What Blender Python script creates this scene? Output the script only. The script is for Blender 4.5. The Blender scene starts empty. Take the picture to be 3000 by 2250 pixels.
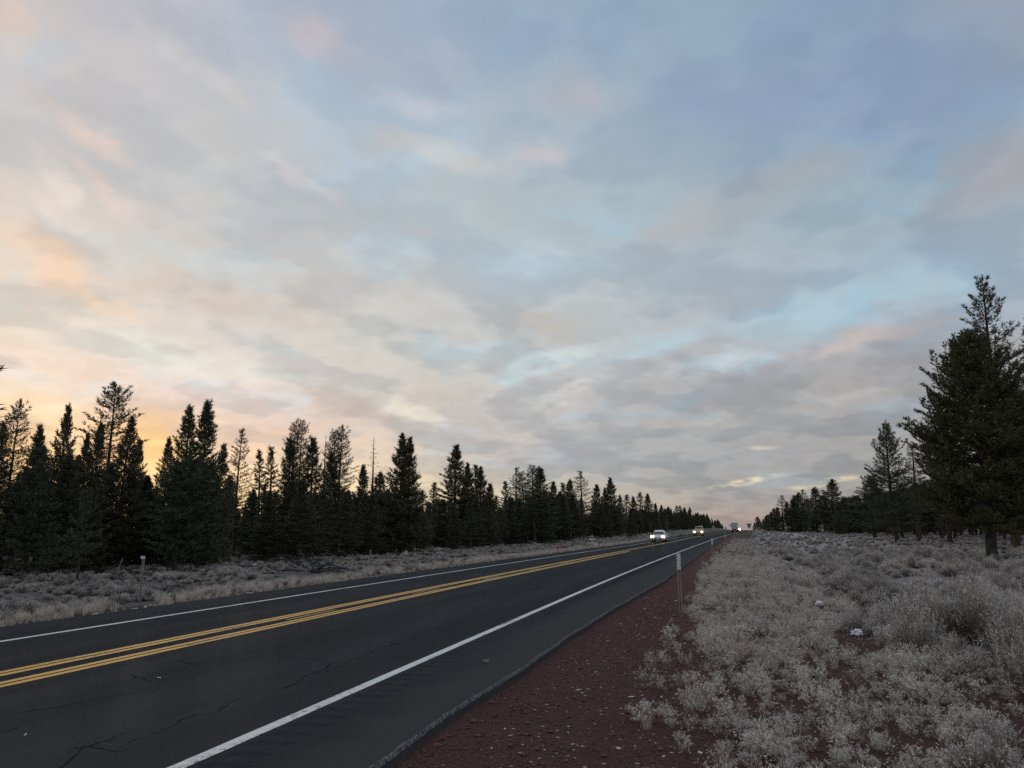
import bpy, bmesh, math, random
import numpy as np
from mathutils import Vector, Matrix, noise

sc = bpy.context.scene
COL = sc.collection
R = math.radians

# ------------------------------------------------------------------ camera
cam_d = bpy.data.cameras.new('camera'); cam = bpy.data.objects.new('camera', cam_d); COL.objects.link(cam)
cam.location = (0, 0, 1.65)
cam.rotation_euler = (R(90 + 10.678), 0, R(15.126))
cam_d.sensor_width = 36; cam_d.lens = 27.05; cam_d.clip_end = 9000; cam_d.clip_start = .05
sc.camera = cam
CX, CY = math.sin(R(15.126)), math.cos(R(15.126))

# ------------------------------------------------------------------ sky: dawn stratocumulus deck over a low-sun Nishita sky
SUN_AZ, SUN_EL = -41.0, 2.0          # the glow behind the left forest (degrees right of the road axis, above horizon)
SKY_AZ = [-62, -48, -36, -24, -12, 0, 12, 26]
SKY_EL = [0, 1.5, 3, 5, 7.5, 10, 13, 17, 22, 28, 34, 40]
SKY_COL = {
    -62 : [(0.9886, 0.7283, 0.3592), (0.9878, 0.6715, 0.3545), (0.9857, 0.6121, 0.2851), (0.9466, 0.5967, 0.3038), (0.8401, 0.6626, 0.5084), (0.7732, 0.6751, 0.5629), (0.7567, 0.6332, 0.5274), (0.6797, 0.6084, 0.5416), (0.5879, 0.5563, 0.5479), (0.5159, 0.5024, 0.5024), (0.5159, 0.5024, 0.5024), (0.5159, 0.5024, 0.5024)] ,
    -48 : [(0.9871, 0.7291, 0.3592), (0.9858, 0.684, 0.3572), (0.9824, 0.637, 0.3191), (0.9597, 0.5978, 0.2929), (0.8829, 0.63, 0.4147), (0.7953, 0.6544, 0.549), (0.737, 0.6615, 0.5564), (0.7084, 0.6111, 0.5249), (0.6077, 0.5829, 0.5575), (0.567, 0.535, 0.5304), (0.5095, 0.5018, 0.5248), (0.5083, 0.5017, 0.5291)] ,
    -36 : [(0.9145, 0.7315, 0.3734), (0.9136, 0.7137, 0.3981), (0.9001, 0.6804, 0.4127), (0.8525, 0.6151, 0.4215), (0.7423, 0.5675, 0.4789), (0.6797, 0.6015, 0.5783), (0.6235, 0.5929, 0.5603), (0.6074, 0.5603, 0.5101), (0.53, 0.5393, 0.5424), (0.4967, 0.5299, 0.5657), (0.4551, 0.4878, 0.5589), (0.4308, 0.4719, 0.5568)] ,
    -24 : [(0.7627, 0.6345, 0.4053), (0.7494, 0.6283, 0.4182), (0.7223, 0.6064, 0.4303), (0.6558, 0.5451, 0.4445), (0.5563, 0.4957, 0.4596), (0.5682, 0.5327, 0.4961), (0.5514, 0.5516, 0.5202), (0.5431, 0.5373, 0.5254), (0.4803, 0.5166, 0.5338), (0.4443, 0.5086, 0.5604), (0.3998, 0.4561, 0.5461), (0.3386, 0.4256, 0.5469)] ,
    -12 : [(0.5422, 0.4563, 0.3424), (0.5105, 0.4547, 0.3704), (0.4685, 0.441, 0.3949), (0.3915, 0.3966, 0.4176), (0.4253, 0.4283, 0.4403), (0.458, 0.4533, 0.458), (0.4694, 0.5002, 0.5153), (0.4644, 0.51, 0.5354), (0.4019, 0.4917, 0.5358), (0.3887, 0.4637, 0.5205), (0.3043, 0.406, 0.5216), (0.2879, 0.391, 0.519)] ,
    0 : [(0.3433, 0.2712, 0.2615), (0.3266, 0.3006, 0.3026), (0.3205, 0.3246, 0.3378), (0.333, 0.3439, 0.3665), (0.357, 0.3608, 0.3776), (0.376, 0.3783, 0.3964), (0.3939, 0.4265, 0.4549), (0.4082, 0.4643, 0.5052), (0.3542, 0.4419, 0.4971), (0.3099, 0.411, 0.5095), (0.2697, 0.3765, 0.4918), (0.2619, 0.3692, 0.4796)] ,
    12 : [(0.3296, 0.2799, 0.2732), (0.3207, 0.297, 0.2895), (0.315, 0.3073, 0.304), (0.3132, 0.3117, 0.3187), (0.3223, 0.3167, 0.3289), (0.3431, 0.3328, 0.3488), (0.3648, 0.4229, 0.4754), (0.3323, 0.439, 0.5444), (0.3159, 0.4089, 0.4755), (0.2621, 0.3662, 0.4743), (0.2284, 0.3328, 0.4582), (0.2244, 0.3328, 0.4604)] ,
    26 : [(0.316, 0.2798, 0.2731), (0.3162, 0.2893, 0.2795), (0.3239, 0.3014, 0.2884), (0.3208, 0.3027, 0.3012), (0.3167, 0.3077, 0.3135), (0.3514, 0.354, 0.3804), (0.3526, 0.4115, 0.494), (0.3335, 0.3955, 0.453), (0.3236, 0.3725, 0.4178), (0.3065, 0.3425, 0.4199), (0.3, 0.3306, 0.4207), (0.3, 0.3306, 0.4207)] ,
}
CLOUDS = [   # azimuth, elevation, half sizes, tilt, colour of the cloud or gap, density
    (9.14, 14.88, 7.46, 1.44, -8, (0.371, 0.539, 0.644), 0.85) ,
    (-4.79, 13.39, 4.79, 0.87, -12, (0.413, 0.552, 0.631), 0.7) ,
    (0.58, 11.64, 3.12, 0.59, -8, (0.503, 0.617, 0.672), 0.75) ,
    (-13.53, 19.5, 5.59, 1.48, 0, (0.474, 0.597, 0.687), 0.7) ,
    (12.95, 27.73, 7.24, 3.55, 5, (0.254, 0.342, 0.491), 0.6) ,
    (1.82, 29.01, 5.09, 2.64, 20, (0.287, 0.371, 0.515), 0.5) ,
    (8.94, 12.41, 5.44, 0.61, -10, (0.515, 0.445, 0.434), 0.8) ,
    (10.51, 10.46, 8.0, 1.39, -8, (0.342, 0.332, 0.342), 0.75) ,
    (1.56, 3.28, 3.46, 0.17, -9, (0.776, 0.687, 0.445), 1) ,
    (8.26, 3.37, 2.01, 0.14, -3, (0.672, 0.604, 0.423), 1) ,
    (5.62, 2.85, 1.98, 0.12, -3, (0.631, 0.578, 0.413), 0.9) ,
    (2.85, 5.65, 1.84, 0.19, -5, (0.617, 0.578, 0.503), 0.8) ,
    (-0.1, 7.62, 2.15, 0.25, -5, (0.527, 0.539, 0.527), 0.7) ,
    (8.7, 9.2, 2.37, 0.33, -5, (0.491, 0.515, 0.539), 0.6) ,
    (-46.68, 16.9, 3.78, 1.31, 38, (0.839, 0.617, 0.445), 0.9) ,
    (-45.38, 24.82, 2.54, 0.63, 24, (0.745, 0.61, 0.546), 0.9) ,
    (-44.13, 21.96, 3.63, 0.76, 22, (0.716, 0.604, 0.552), 0.8) ,
    (-47.18, 20.7, 1.81, 0.85, 40, (0.776, 0.687, 0.617), 0.7) ,
    (-22.85, 30.33, 3.28, 1.11, 10, (0.591, 0.565, 0.591), 0.8) ,
    (-21.95, 27.42, 5.16, 1.04, 5, (0.597, 0.552, 0.515), 0.8) ,
    (-13.21, 27.57, 2.74, 0.97, 5, (0.527, 0.503, 0.533), 0.75) ,
    (-9.85, 31.23, 3.04, 1.21, 5, (0.434, 0.44, 0.503), 0.7) ,
    (-30.69, 33.82, 2.92, 1.14, 0, (0.565, 0.515, 0.539), 0.85) ,
    (-31.05, 24.84, 3.06, 0.64, 25, (0.658, 0.617, 0.617), 0.7) ,
    (-39.89, 31.14, 4.52, 0.72, 28, (0.591, 0.578, 0.578), 0.7) ,
    (-13.42, 15.24, 3.41, 1.39, 10, (0.468, 0.451, 0.434), 0.85) ,
    (-15.64, 8.01, 6.41, 1.27, -8, (0.468, 0.456, 0.456), 0.6) ,
    (-39.55, 11.37, 6.13, 1.17, 8, (0.73, 0.738, 0.658), 0.7) ,
    (-31.25, 10.39, 3.61, 0.64, 12, (0.672, 0.694, 0.631), 0.7) ,
    (-35.37, 15.89, 6.12, 1.43, 10, (0.578, 0.515, 0.468), 0.7) ,
    (-27.78, 8.81, 2.22, 1.24, 20, (0.578, 0.479, 0.423), 0.8) ,
    (-23.3, 8.94, 4.04, 0.6, 20, (0.716, 0.694, 0.591), 0.7) ,
    (-12.53, 12.32, 3.89, 0.71, -22, (0.578, 0.672, 0.687), 0.8) ,
    (-11.26, 10.02, 3.34, 0.61, -22, (0.631, 0.617, 0.578), 0.7) ,
    (-40.15, 5.43, 2.33, 2.07, 0, (1.0, 0.604, 0.242), 0.8) ,
    (-51.35, 29.39, 1.55, 2.11, -10, (0.672, 0.552, 0.491), 0.8) ,
    (-46.68, 7.27, 2.28, 1.31, 10, (0.913, 0.687, 0.434), 0.6) ,
    (-31.28, 6.48, 3.79, 0.68, 0, (0.672, 0.503, 0.413), 0.7) ,
    (-26.23, 20.51, 4.15, 0.97, 10, (0.491, 0.503, 0.515), 0.5) ,
    (4.44, 23.48, 6.29, 1.6, -15, (0.342, 0.376, 0.413), 0.7) ,
    (18.53, 21.83, 3.45, 1.88, -25, (0.371, 0.366, 0.402), 0.75) ,
    (-2.15, 22.06, 4.09, 1.43, -30, (0.445, 0.445, 0.468), 0.6) ,
    (4.62, 8.26, 7.49, 1.68, -5, (0.381, 0.381, 0.381), 0.6) ,
]
world = bpy.data.worlds.new('World'); sc.world = world; world.use_nodes = True
NT = world.node_tree; NT.nodes.clear()

class G:
    def __init__(s, nt): s.nt = nt
    def n(s, typ, **kw):
        nd = s.nt.nodes.new(typ)
        for k, v in kw.items():
            if k.startswith('i_'):
                key = k[2:]; key = int(key) if key.isdigit() else key
                s.put(nd.inputs[key], v)
            else: setattr(nd, k, v)
        return nd
    def put(s, sock, v):
        if isinstance(v, bpy.types.NodeSocket): s.nt.links.new(v, sock)
        else: sock.default_value = v
    def m(s, op, a, b=None, c=None, clamp=False):
        nd = s.n('ShaderNodeMath', operation=op, use_clamp=clamp); s.put(nd.inputs[0], a)
        if b is not None: s.put(nd.inputs[1], b)
        if c is not None: s.put(nd.inputs[2], c)
        return nd.outputs[0]
    def mix(s, f, a, b, typ='MIX'):
        nd = s.n('ShaderNodeMix', data_type='RGBA', blend_type=typ); nd.clamp_factor = True
        s.put(nd.inputs[0], f)
        for i, v in ((6, a), (7, b)):
            if isinstance(v, tuple) and len(v) == 3: v = v + (1,)
            s.put(nd.inputs[i], v)
        return nd.outputs[2]
    def mr(s, v, a, b, c=0., d=1., t='SMOOTHSTEP'):
        nd = s.n('ShaderNodeMapRange', interpolation_type=t); s.put(nd.inputs[0], v)
        for i, x in enumerate((a, b, c, d)): nd.inputs[1 + i].default_value = x
        return nd.outputs[0]
    def noise(s, vec, scale, detail=4, rough=.5, dist=0., col=False):
        nd = s.n('ShaderNodeTexNoise'); 
        if vec is not None: s.put(nd.inputs['Vector'], vec)
        nd.inputs['Scale'].default_value = scale; nd.inputs['Detail'].default_value = detail
        nd.inputs['Roughness'].default_value = rough; nd.inputs['Distortion'].default_value = dist
        return nd.outputs['Color'] if col else nd.outputs['Fac']
    def xyz(s, v):
        nd = s.n('ShaderNodeSeparateXYZ'); s.put(nd.inputs[0], v); return nd.outputs
    def comb(s, x, y, z=0.):
        nd = s.n('ShaderNodeCombineXYZ'); s.put(nd.inputs[0], x); s.put(nd.inputs[1], y); s.put(nd.inputs[2], z); return nd.outputs[0]
    def vm(s, op, a, b=None):
        nd = s.n('ShaderNodeVectorMath', operation=op); s.put(nd.inputs[0], a)
        if b is not None: s.put(nd.inputs[1], b)
        return nd.outputs['Value'] if op == 'LENGTH' else nd.outputs[0]
    def ramp(s, f, stops):
        nd = s.n('ShaderNodeValToRGB'); s.put(nd.inputs[0], f); cr = nd.color_ramp
        while len(cr.elements) < len(stops): cr.elements.new(0.5)
        for e, (p, c) in zip(cr.elements, stops): e.position = p; e.color = tuple(c) + (1,)
        return nd.outputs[0]

g = G(NT)
tc = g.n('ShaderNodeTexCoord').outputs['Generated']
dx, dy, dz = g.xyz(tc)
az = g.m('MULTIPLY', g.m('ARCTAN2', dx, dy), 180 / math.pi)
el = g.m('MULTIPLY', g.m('ARCSINE', dz), 180 / math.pi)
# the deck seen in perspective: direction carried up to a cloud sheet
inv = g.m('DIVIDE', 1.0, g.m('ADD', g.m('MAXIMUM', dz, 0.0), 0.24))
deck = g.comb(g.m('MULTIPLY', dx, inv), g.m('MULTIPLY', dy, inv), 0.3)
wob = g.noise(deck, 2.0, 5, .55, .2, col=True)
wob2 = g.noise(deck, 6.5, 4, .55, .2, col=True)
wx, wy, _ = g.xyz(wob); vx, vy, _ = g.xyz(wob2)
kel = g.mr(el, 0, 25, .05, 1., 'LINEAR')
azw = g.m('ADD', az, g.m('ADD', g.m('MULTIPLY', g.m('SUBTRACT', wx, .5), 9.), g.m('MULTIPLY', g.m('SUBTRACT', vx, .5), 6.)))
elw = g.m('ADD', el, g.m('MULTIPLY', kel, g.m('ADD', g.m('MULTIPLY', g.m('SUBTRACT', wy, .5), 7.), g.m('MULTIPLY', g.m('SUBTRACT', vy, .5), 5.))))
elf = g.m('DIVIDE', elw, 90., clamp=True)
ZEN = (.40, .44, .525)
def column(cols): return g.ramp(elf, [(e / 90, c) for e, c in zip(SKY_EL, cols)] + [(60 / 90, ZEN), (1, ZEN)])
ANTI = column([(.40, .37, .40)] * 4 + [(.40, .385, .425)] * 3 + [(.39, .41, .48)] * 5)
sky = ANTI
pts = [(-120, None)] + [(a, SKY_COL[a]) for a in SKY_AZ] + [(80, None)]
prev = -120
for a, c in pts[1:]:
    tgt = column(c) if c else ANTI
    sky = g.mix(g.mr(azw, prev, a, 0., 1., 'LINEAR'), sky, tgt); prev = a
# individual clouds, lit edges and gaps
avec = g.comb(azw, elw)
aw3 = g.m('ADD', az, g.m('MULTIPLY', g.m('SUBTRACT', vx, .5), 9.))
ew3 = g.m('ADD', el, g.m('MULTIPLY', kel, g.m('ADD', g.m('MULTIPLY', g.m('SUBTRACT', vy, .5), 5.), g.m('MULTIPLY', g.m('SUBTRACT', wy, .5), 3.))))
avec3 = g.comb(aw3, ew3)
avec4 = g.comb(az, g.m('ADD', el, g.m('MULTIPLY', g.m('SUBTRACT', vy, .5), .35)))
break_ = g.mr(g.noise(deck, 14., 4, .6), .36, .6)
for a, e, sx, sy, tilt, c, k in CLOUDS:
    thin = sy < .3
    mp = g.n('ShaderNodeMapping', vector_type='TEXTURE'); g.put(mp.inputs[0], avec4 if thin else avec3)
    mp.inputs[1].default_value = (a, e, 0); mp.inputs[2].default_value = (0, 0, R(-tilt)); mp.inputs[3].default_value = (sx * 1.1, sy * 2.1, 1) if thin else (sx * 1.65, sy * 1.65, 1)
    f = g.mr(g.vm('LENGTH', mp.outputs[0]), 1.0, .1, 0., k)
    if thin: f = g.m('MULTIPLY', f, g.m('MULTIPLY', break_, .85))
    sky = g.mix(f, sky, c)
# small-scale texture of the deck: lit puffs, grey bases, thin blue gaps
deck2 = g.vm('ADD', deck, (3.7, 1.9, 5.))
n1 = g.noise(deck, 4.3, 6, .47, .05); n2 = g.noise(deck2, 11.0, 4, .5, .05); n3 = g.noise(deck2, 3.3, 6, .55, .15)
amp = g.mr(el, 4, 24, 1., .5, 'LINEAR')
puff = g.mr(n1, .40, .60)
rim = g.m('MULTIPLY', g.mr(n1, .44, .52), g.mr(n1, .62, .53))
d1 = g.m('MULTIPLY', g.m('SUBTRACT', puff, .5), g.m('MULTIPLY', amp, .17))
d2 = g.m('MULTIPLY', g.m('SUBTRACT', g.mr(n2, .37, .63), .5), g.m('MULTIPLY', amp, .085))
gap = g.mr(n3, .52, .66)
d3 = g.m('MULTIPLY', gap, g.m('MULTIPLY', amp, .07))
d4 = g.m('MULTIPLY', rim, g.m('MULTIPLY', amp, .09))
val = g.m('ADD', 1.045, g.m('ADD', g.m('ADD', d1, d4), g.m('ADD', d2, d3)))
tint = g.mix(puff, (.985, 1.0, 1.03), (1.032, 1.0, .972))
tint = g.mix(gap, tint, (.91, 1.01, 1.085))
sky = g.vm('MULTIPLY', sky, g.comb(val, val, val)); sky = g.vm('MULTIPLY', sky, tint)
ni = g.n('ShaderNodeTexSky', sky_type='NISHITA'); ni.sun_disc = False
ni.sun_elevation = R(SUN_EL); ni.sun_rotation = R(SUN_AZ); ni.altitude = 1300
sky10 = g.vm('SCALE', sky); sky10.node.inputs['Scale'].default_value = 9.4
tot = g.vm('ADD', sky10, g.vm('MULTIPLY', ni.outputs[0], (.10, .10, .10)))
bg = g.n('ShaderNodeBackground'); g.put(bg.inputs[0], tot); bg.inputs[1].default_value = 0.1
out = g.n('ShaderNodeOutputWorld'); NT.links.new(bg.outputs[0], out.inputs[0])
world.cycles.sampling_method = 'MANUAL'; world.cycles.sample_map_resolution = 1024

# ------------------------------------------------------------------ sun: barely up, behind cloud and forest
sd = bpy.data.lights.new('sun', 'SUN'); so = bpy.data.objects.new('sun', sd); COL.objects.link(so)
sd.energy = 0.35; sd.angle = R(20); sd.color = (1, .72, .45)
sdir = Vector((math.sin(R(SUN_AZ)) * math.cos(R(SUN_EL + 4)), math.cos(R(SUN_AZ)) * math.cos(R(SUN_EL + 4)), math.sin(R(SUN_EL + 4))))
so.rotation_euler = sdir.to_track_quat('Z', 'Y').to_euler(); so.location = sdir * 60

vs = sc.view_settings; vs.view_transform = 'Standard'; vs.look = 'None'; vs.exposure = 0; vs.gamma = 1; vs.use_curve_mapping = False
sc.render.engine = 'CYCLES'; sc.cycles.max_bounces = 5; sc.cycles.diffuse_bounces = 3; sc.cycles.glossy_bounces = 3
sc.cycles.transparent_max_bounces = 4; sc.cycles.caustics_reflective = False; sc.cycles.caustics_refractive = False
sc.cycles.sample_clamp_indirect = 3.0
sc.cycles.use_denoising = False

# ------------------------------------------------------------------ helpers
def tag(o, label=None, cat=None, group=None, kind=None):
    if label: o['label'] = label
    if cat: o['category'] = cat
    if group: o['group'] = group
    if kind: o['kind'] = kind
    return o
def link(name, me, mat=None, parent=None, loc=None):
    o = bpy.data.objects.new(name, me); COL.objects.link(o)
    if mat is not None and len(me.materials) == 0: me.materials.append(mat)
    if parent is not None: o.parent = parent
    if loc is not None: o.location = loc
    return o
def empty(name, loc, rz=0.):
    o = bpy.data.objects.new(name, None); COL.objects.link(o); o.location = loc; o.rotation_euler = (0, 0, rz); o.empty_display_size = .2
    return o
def poly(name, V, F, smooth=False):
    me = bpy.data.meshes.new(name); me.from_pydata([tuple(v) for v in V], [], F); me.update()
    if smooth: me.polygons.foreach_set('use_smooth', [True] * len(me.polygons))
    return me
def tris(name, V, attr=None):
    """V: (n,3,3) loose triangles; attr: dict name -> (n*3) floats on points"""
    V = np.asarray(V, np.float32); n = len(V)
    me = bpy.data.meshes.new(name); me.vertices.add(n * 3); me.vertices.foreach_set('co', V.reshape(-1))
    me.loops.add(n * 3); me.loops.foreach_set('vertex_index', np.arange(n * 3, dtype=np.int32))
    me.polygons.add(n); me.polygons.foreach_set('loop_start', np.arange(0, n * 3, 3, dtype=np.int32))
    for k, a in (attr or {}).items():
        at = me.attributes.new(k, 'FLOAT', 'POINT'); at.data.foreach_set('value', np.asarray(a, np.float32))
    me.update(calc_edges=True)
    return me
def tube_vf(P, rad, n=6, V=None, F=None, cap=True):
    V = [] if V is None else V; F = [] if F is None else F
    P = [Vector(p) for p in P]; b0 = len(V)
    for i, p in enumerate(P):
        d = (P[min(i + 1, len(P) - 1)] - P[max(i - 1, 0)]).normalized()
        a = d.orthogonal().normalized() if abs(d.z) < .95 else (Vector((1, 0, 0)) - d * d.x).normalized()
        b = d.cross(a)
        r = rad[i] if isinstance(rad, (list, tuple)) else rad
        for k in range(n):
            t = 2 * math.pi * k / n; V.append(p + (a * math.cos(t) + b * math.sin(t)) * r)
        if i:
            for k in range(n):
                F.append((b0 + (i - 1) * n + k, b0 + (i - 1) * n + (k + 1) % n, b0 + i * n + (k + 1) % n, b0 + i * n + k))
    if cap: F.append(tuple(range(b0 + (len(P) - 1) * n, b0 + len(P) * n))); F.append(tuple(reversed(range(b0, b0 + n))))
    return V, F
def box_vf(c, s, V, F, rot=None):
    b = len(V)
    for x in (-1, 1):
        for y in (-1, 1):
            for z in (-1, 1):
                p = Vector((x * s[0] / 2, y * s[1] / 2, z * s[2] / 2))
                if rot: p = rot @ p
                V.append(p + Vector(c))
    F += [tuple(b + i for i in f) for f in ((0, 1, 3, 2), (4, 6, 7, 5), (0, 4, 5, 1), (2, 3, 7, 6), (0, 2, 6, 4), (1, 5, 7, 3))]
def boxmesh(name, boxes, bevel=0.):
    V, F = [], []
    for bx in boxes: box_vf(bx[0], bx[1], V, F, bx[2] if len(bx) > 2 else None)
    me = poly(name, V, F)
    if bevel:
        bm = bmesh.new(); bm.from_mesh(me); bmesh.ops.bevel(bm, geom=bm.edges[:], offset=bevel, segments=2, affect='EDGES', profile=.6); bm.to_mesh(me); bm.free()
    return me

# ------------------------------------------------------------------ lie of the land
# centreline offset of the road (bends gently to the right) and its height
OFFK=[(-60,0),(0,0),(25,0.02),(53,0.40),(90,1.15),(122,2.05),(170,3.8),(229,5.9),(330,9.6),(500,16.5),(800,30),(3000,130)]
ZRK=[(-60,0),(0,0),(100,0.0),(165,0.25),(330,0.5),(430,0.85),(500,1.05),(560,0.9),(700,-0.5),(1000,-3),(3000,-4)]
def smooth_interp(K,y):
    if y<=K[0][0]: return K[0][1]
    for i in range(len(K)-1):
        x0,a=K[i];x1,b=K[i+1]
        if y<=x1:
            h=x1-x0
            def sl(j):
                if j<=0 or j>=len(K)-1:
                    j=min(max(j,0),len(K)-1); k=min(j,len(K)-2)
                    return (K[k+1][1]-K[k][1])/(K[k+1][0]-K[k][0])
                return (K[j+1][1]-K[j-1][1])/(K[j+1][0]-K[j-1][0])
            t=(y-x0)/h; m0=sl(i)*h;m1=sl(i+1)*h
            return (2*t**3-3*t*t+1)*a+(t**3-2*t*t+t)*m0+(-2*t**3+3*t*t)*b+(t**3-t*t)*m1
    return K[-1][1]
def off(y): return smooth_interp(OFFK,y)
def zr(y): return smooth_interp(ZRK,y)
def ss(a,b,x):
    t=min(1,max(0,(x-a)/(b-a))); return t*t*(3-2*t)
def gz(x,y):
    u=x-off(y); z=zr(y)
    if u>-2.4:
        z+= -0.07-0.05*ss(-2.4,0,u)
        sw=math.exp(-((u-5.2)/1.6)**2)
        z+= -0.22*sw*ss(4,12,y)-0.10*ss(6,14,u)
        z+= 1.3*math.exp(-((u-9)/7)**2-((y-300)/80)**2)
        z-= 0.0
    elif u<-12.0:
        z+= -0.07-0.38*ss(-12.6,-17,u) if False else -0.07-0.38*ss(0,1,(-12.6-u)/4.0)
        z+= 1.25*ss(180,330,y)*ss(0,1,(-13-u)/5.0)
    else:
        z-=0.07
    # gentle undulation
    w=ss(0.5,6,abs(u+7.2)-4.9)
    z+= w*(0.07*math.sin(x*.55+1.3*math.sin(y*.23))*math.cos(y*.41+.7)+0.05*math.sin(x*1.3+y*.9)*math.sin(y*1.1-x*.4))
    return z

EDGE = [(-60, -2.42), (4, -2.42), (5.9, -2.47), (7, -2.49), (8.3, -2.45), (10, -2.41), (13, -2.42), (15.7, -2.35), (20, -2.22), (27, -2.0), (45, -2.0), (120, -2.3), (300, -2.8), (3000, -2.8)]
def edge_u(y):
    return float(np.interp(y, [e[0] for e in EDGE], [e[1] for e in EDGE])) + .03 * noise.noise((0, y * 1.1, 3.3)) + .012 * noise.noise((0, y * 4.7, 7.3))
def in_view(x, y, pad=.06):
    fw = -x * CX + y * CY; rt = x * CY + y * CX
    return fw > 1 and abs(rt / fw) < .666 + pad

# ------------------------------------------------------------------ materials
def mat(name, col=(.5, .5, .5), rough=.7, spec=.3, metal=0., emit=None, es=1.):
    m = bpy.data.materials.new(name); m.use_nodes = True; b = m.node_tree.nodes['Principled BSDF']
    b.inputs['Base Color'].default_value = tuple(col) + (1,); b.inputs['Roughness'].default_value = rough
    b.inputs['Specular IOR Level'].default_value = spec; b.inputs['Metallic'].default_value = metal
    if emit: b.inputs['Emission Color'].default_value = tuple(emit) + (1,); b.inputs['Emission Strength'].default_value = es
    return m
def gm(m): return G(m.node_tree), m.node_tree.nodes['Principled BSDF']
def bump(q, b, h, dist, strength=1.):
    nd = q.n('ShaderNodeBump'); nd.inputs['Strength'].default_value = strength; nd.inputs['Distance'].default_value = dist
    q.put(nd.inputs['Height'], h); q.put(b.inputs['Normal'], nd.outputs[0])
def noisy(m, c1, c2, scale, detail=4, lo=.35, hi=.65, bd=0., coord='Object', rough=.55):
    q, b = gm(m); v = q.n('ShaderNodeTexCoord').outputs[coord]
    f = q.noise(v, scale, detail, rough); q.put(b.inputs['Base Color'], q.mix(q.mr(f, lo, hi), c1, c2))
    if bd: bump(q, b, f, bd)
    return m

M = {}
# asphalt
def asphalt():
    m = mat('asphalt', rough=.85, spec=.03); q, b = gm(m); b.inputs['Coat Weight'].default_value = .004; b.inputs['Coat Roughness'].default_value = .13; v = q.n('ShaderNodeTexCoord').outputs['Object']
    x, y, z = q.xyz(v)
    st = q.vm('MULTIPLY', v, (1., .12, 1.))
    big = q.noise(st, .9, 4, .6); mid = q.noise(v, 2.2, 5, .6); fine = q.noise(v, 90, 3, .7)
    vo = q.n('ShaderNodeTexVoronoi'); q.put(vo.inputs['Vector'], v); vo.inputs['Scale'].default_value = 55
    stone = q.mr(vo.outputs['Distance'], .22, .08)
    sel = q.mr(q.xyz(vo.outputs['Color'])[0], .72, .8)
    base = q.mix(q.mr(big, .35, .65), (.0300, .0360, .0405), (.0480, .0550, .0590))
    base = q.mix(q.m('MULTIPLY', q.mr(mid, .4, .75), .4), base, (.046, .049, .050))
    # dusty shoulders either side of the driven lanes (u stored on the sheet)
    at = q.n('ShaderNodeAttribute', attribute_name='u').outputs['Fac']
    uw = q.m('ADD', at, q.m('MULTIPLY', q.m('SUBTRACT', mid, .5), .5))
    trk = q.m('SINE', q.m('MULTIPLY', q.m('ADD', at, 3.8), 3.42)); q_t = q.m('MULTIPLY', q.m('MULTIPLY', trk, .09), q.mr(big, .3, .6)); kk = q.m('ADD', 1., q_t)
    base = q.vm('MULTIPLY', base, q.comb(kk, kk, kk))
    gh_ = q.m('MULTIPLY', q.m('MULTIPLY', q.mr(at, -7.52, -7.46), q.mr(at, -7.24, -7.30)), q.mr(mid, .35, .6))
    base = q.mix(q.m('MULTIPLY', gh_, .5), base, (.058, .056, .052))
    sh = q.mr(uw, -3.5, -2.7, 0, .75)
    base = q.mix(sh, base, (.080, .081, .079))
    base = q.mix(q.mr(uw, -10.9, -11.8, 0, .5), base, (.056, .059, .061))
    base = q.mix(q.m('MULTIPLY', q.m('MULTIPLY', stone, sel), .8), base, (.20, .20, .195))
    base = q.mix(q.m('MULTIPLY', q.mr(fine, .35, .65), .6), base, (.011, .012, .013))
    q.put(b.inputs['Base Color'], base)
    bump(q, b, q.m('ADD', fine, q.m('MULTIPLY', stone, .5)), .004, .8)
    return m
M['asphalt'] = asphalt()
def paint(name, c, wear):
    m = mat(name, c, .55, .3); q, b = gm(m); v = q.n('ShaderNodeTexCoord').outputs['Object']
    f = q.noise(v, 14, 6, .75); f2 = q.noise(q.vm('MULTIPLY', v, (3., .35, 1.)), 1.5, 4, .6)
    w = q.mr(q.m('ADD', q.m('MULTIPLY', f, .7), q.m('MULTIPLY', f2, .5)), wear, wear + .12)
    c2 = tuple(x * .78 for x in c)
    q.put(b.inputs['Base Color'], q.mix(w, q.mix(f, c2, c), (.07, .068, .06)))
    return m
M['white_paint'] = paint('white_road_paint', (.82, .84, .80), .62)
M['yellow_paint'] = paint('yellow_road_paint', (.82, .47, .085), .635)
M['worn_paint'] = paint('worn_yellow_paint', (.42, .30, .12), .55)
M['crack'] = mat('crack', (.006, .006, .007), .9, .1)
M['edge'] = noisy(mat('frosted_asphalt_edge', rough=.9, spec=.2), (.055, .055, .055), (.20, .205, .205), 30, 5, .38, .66, .006)

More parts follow.
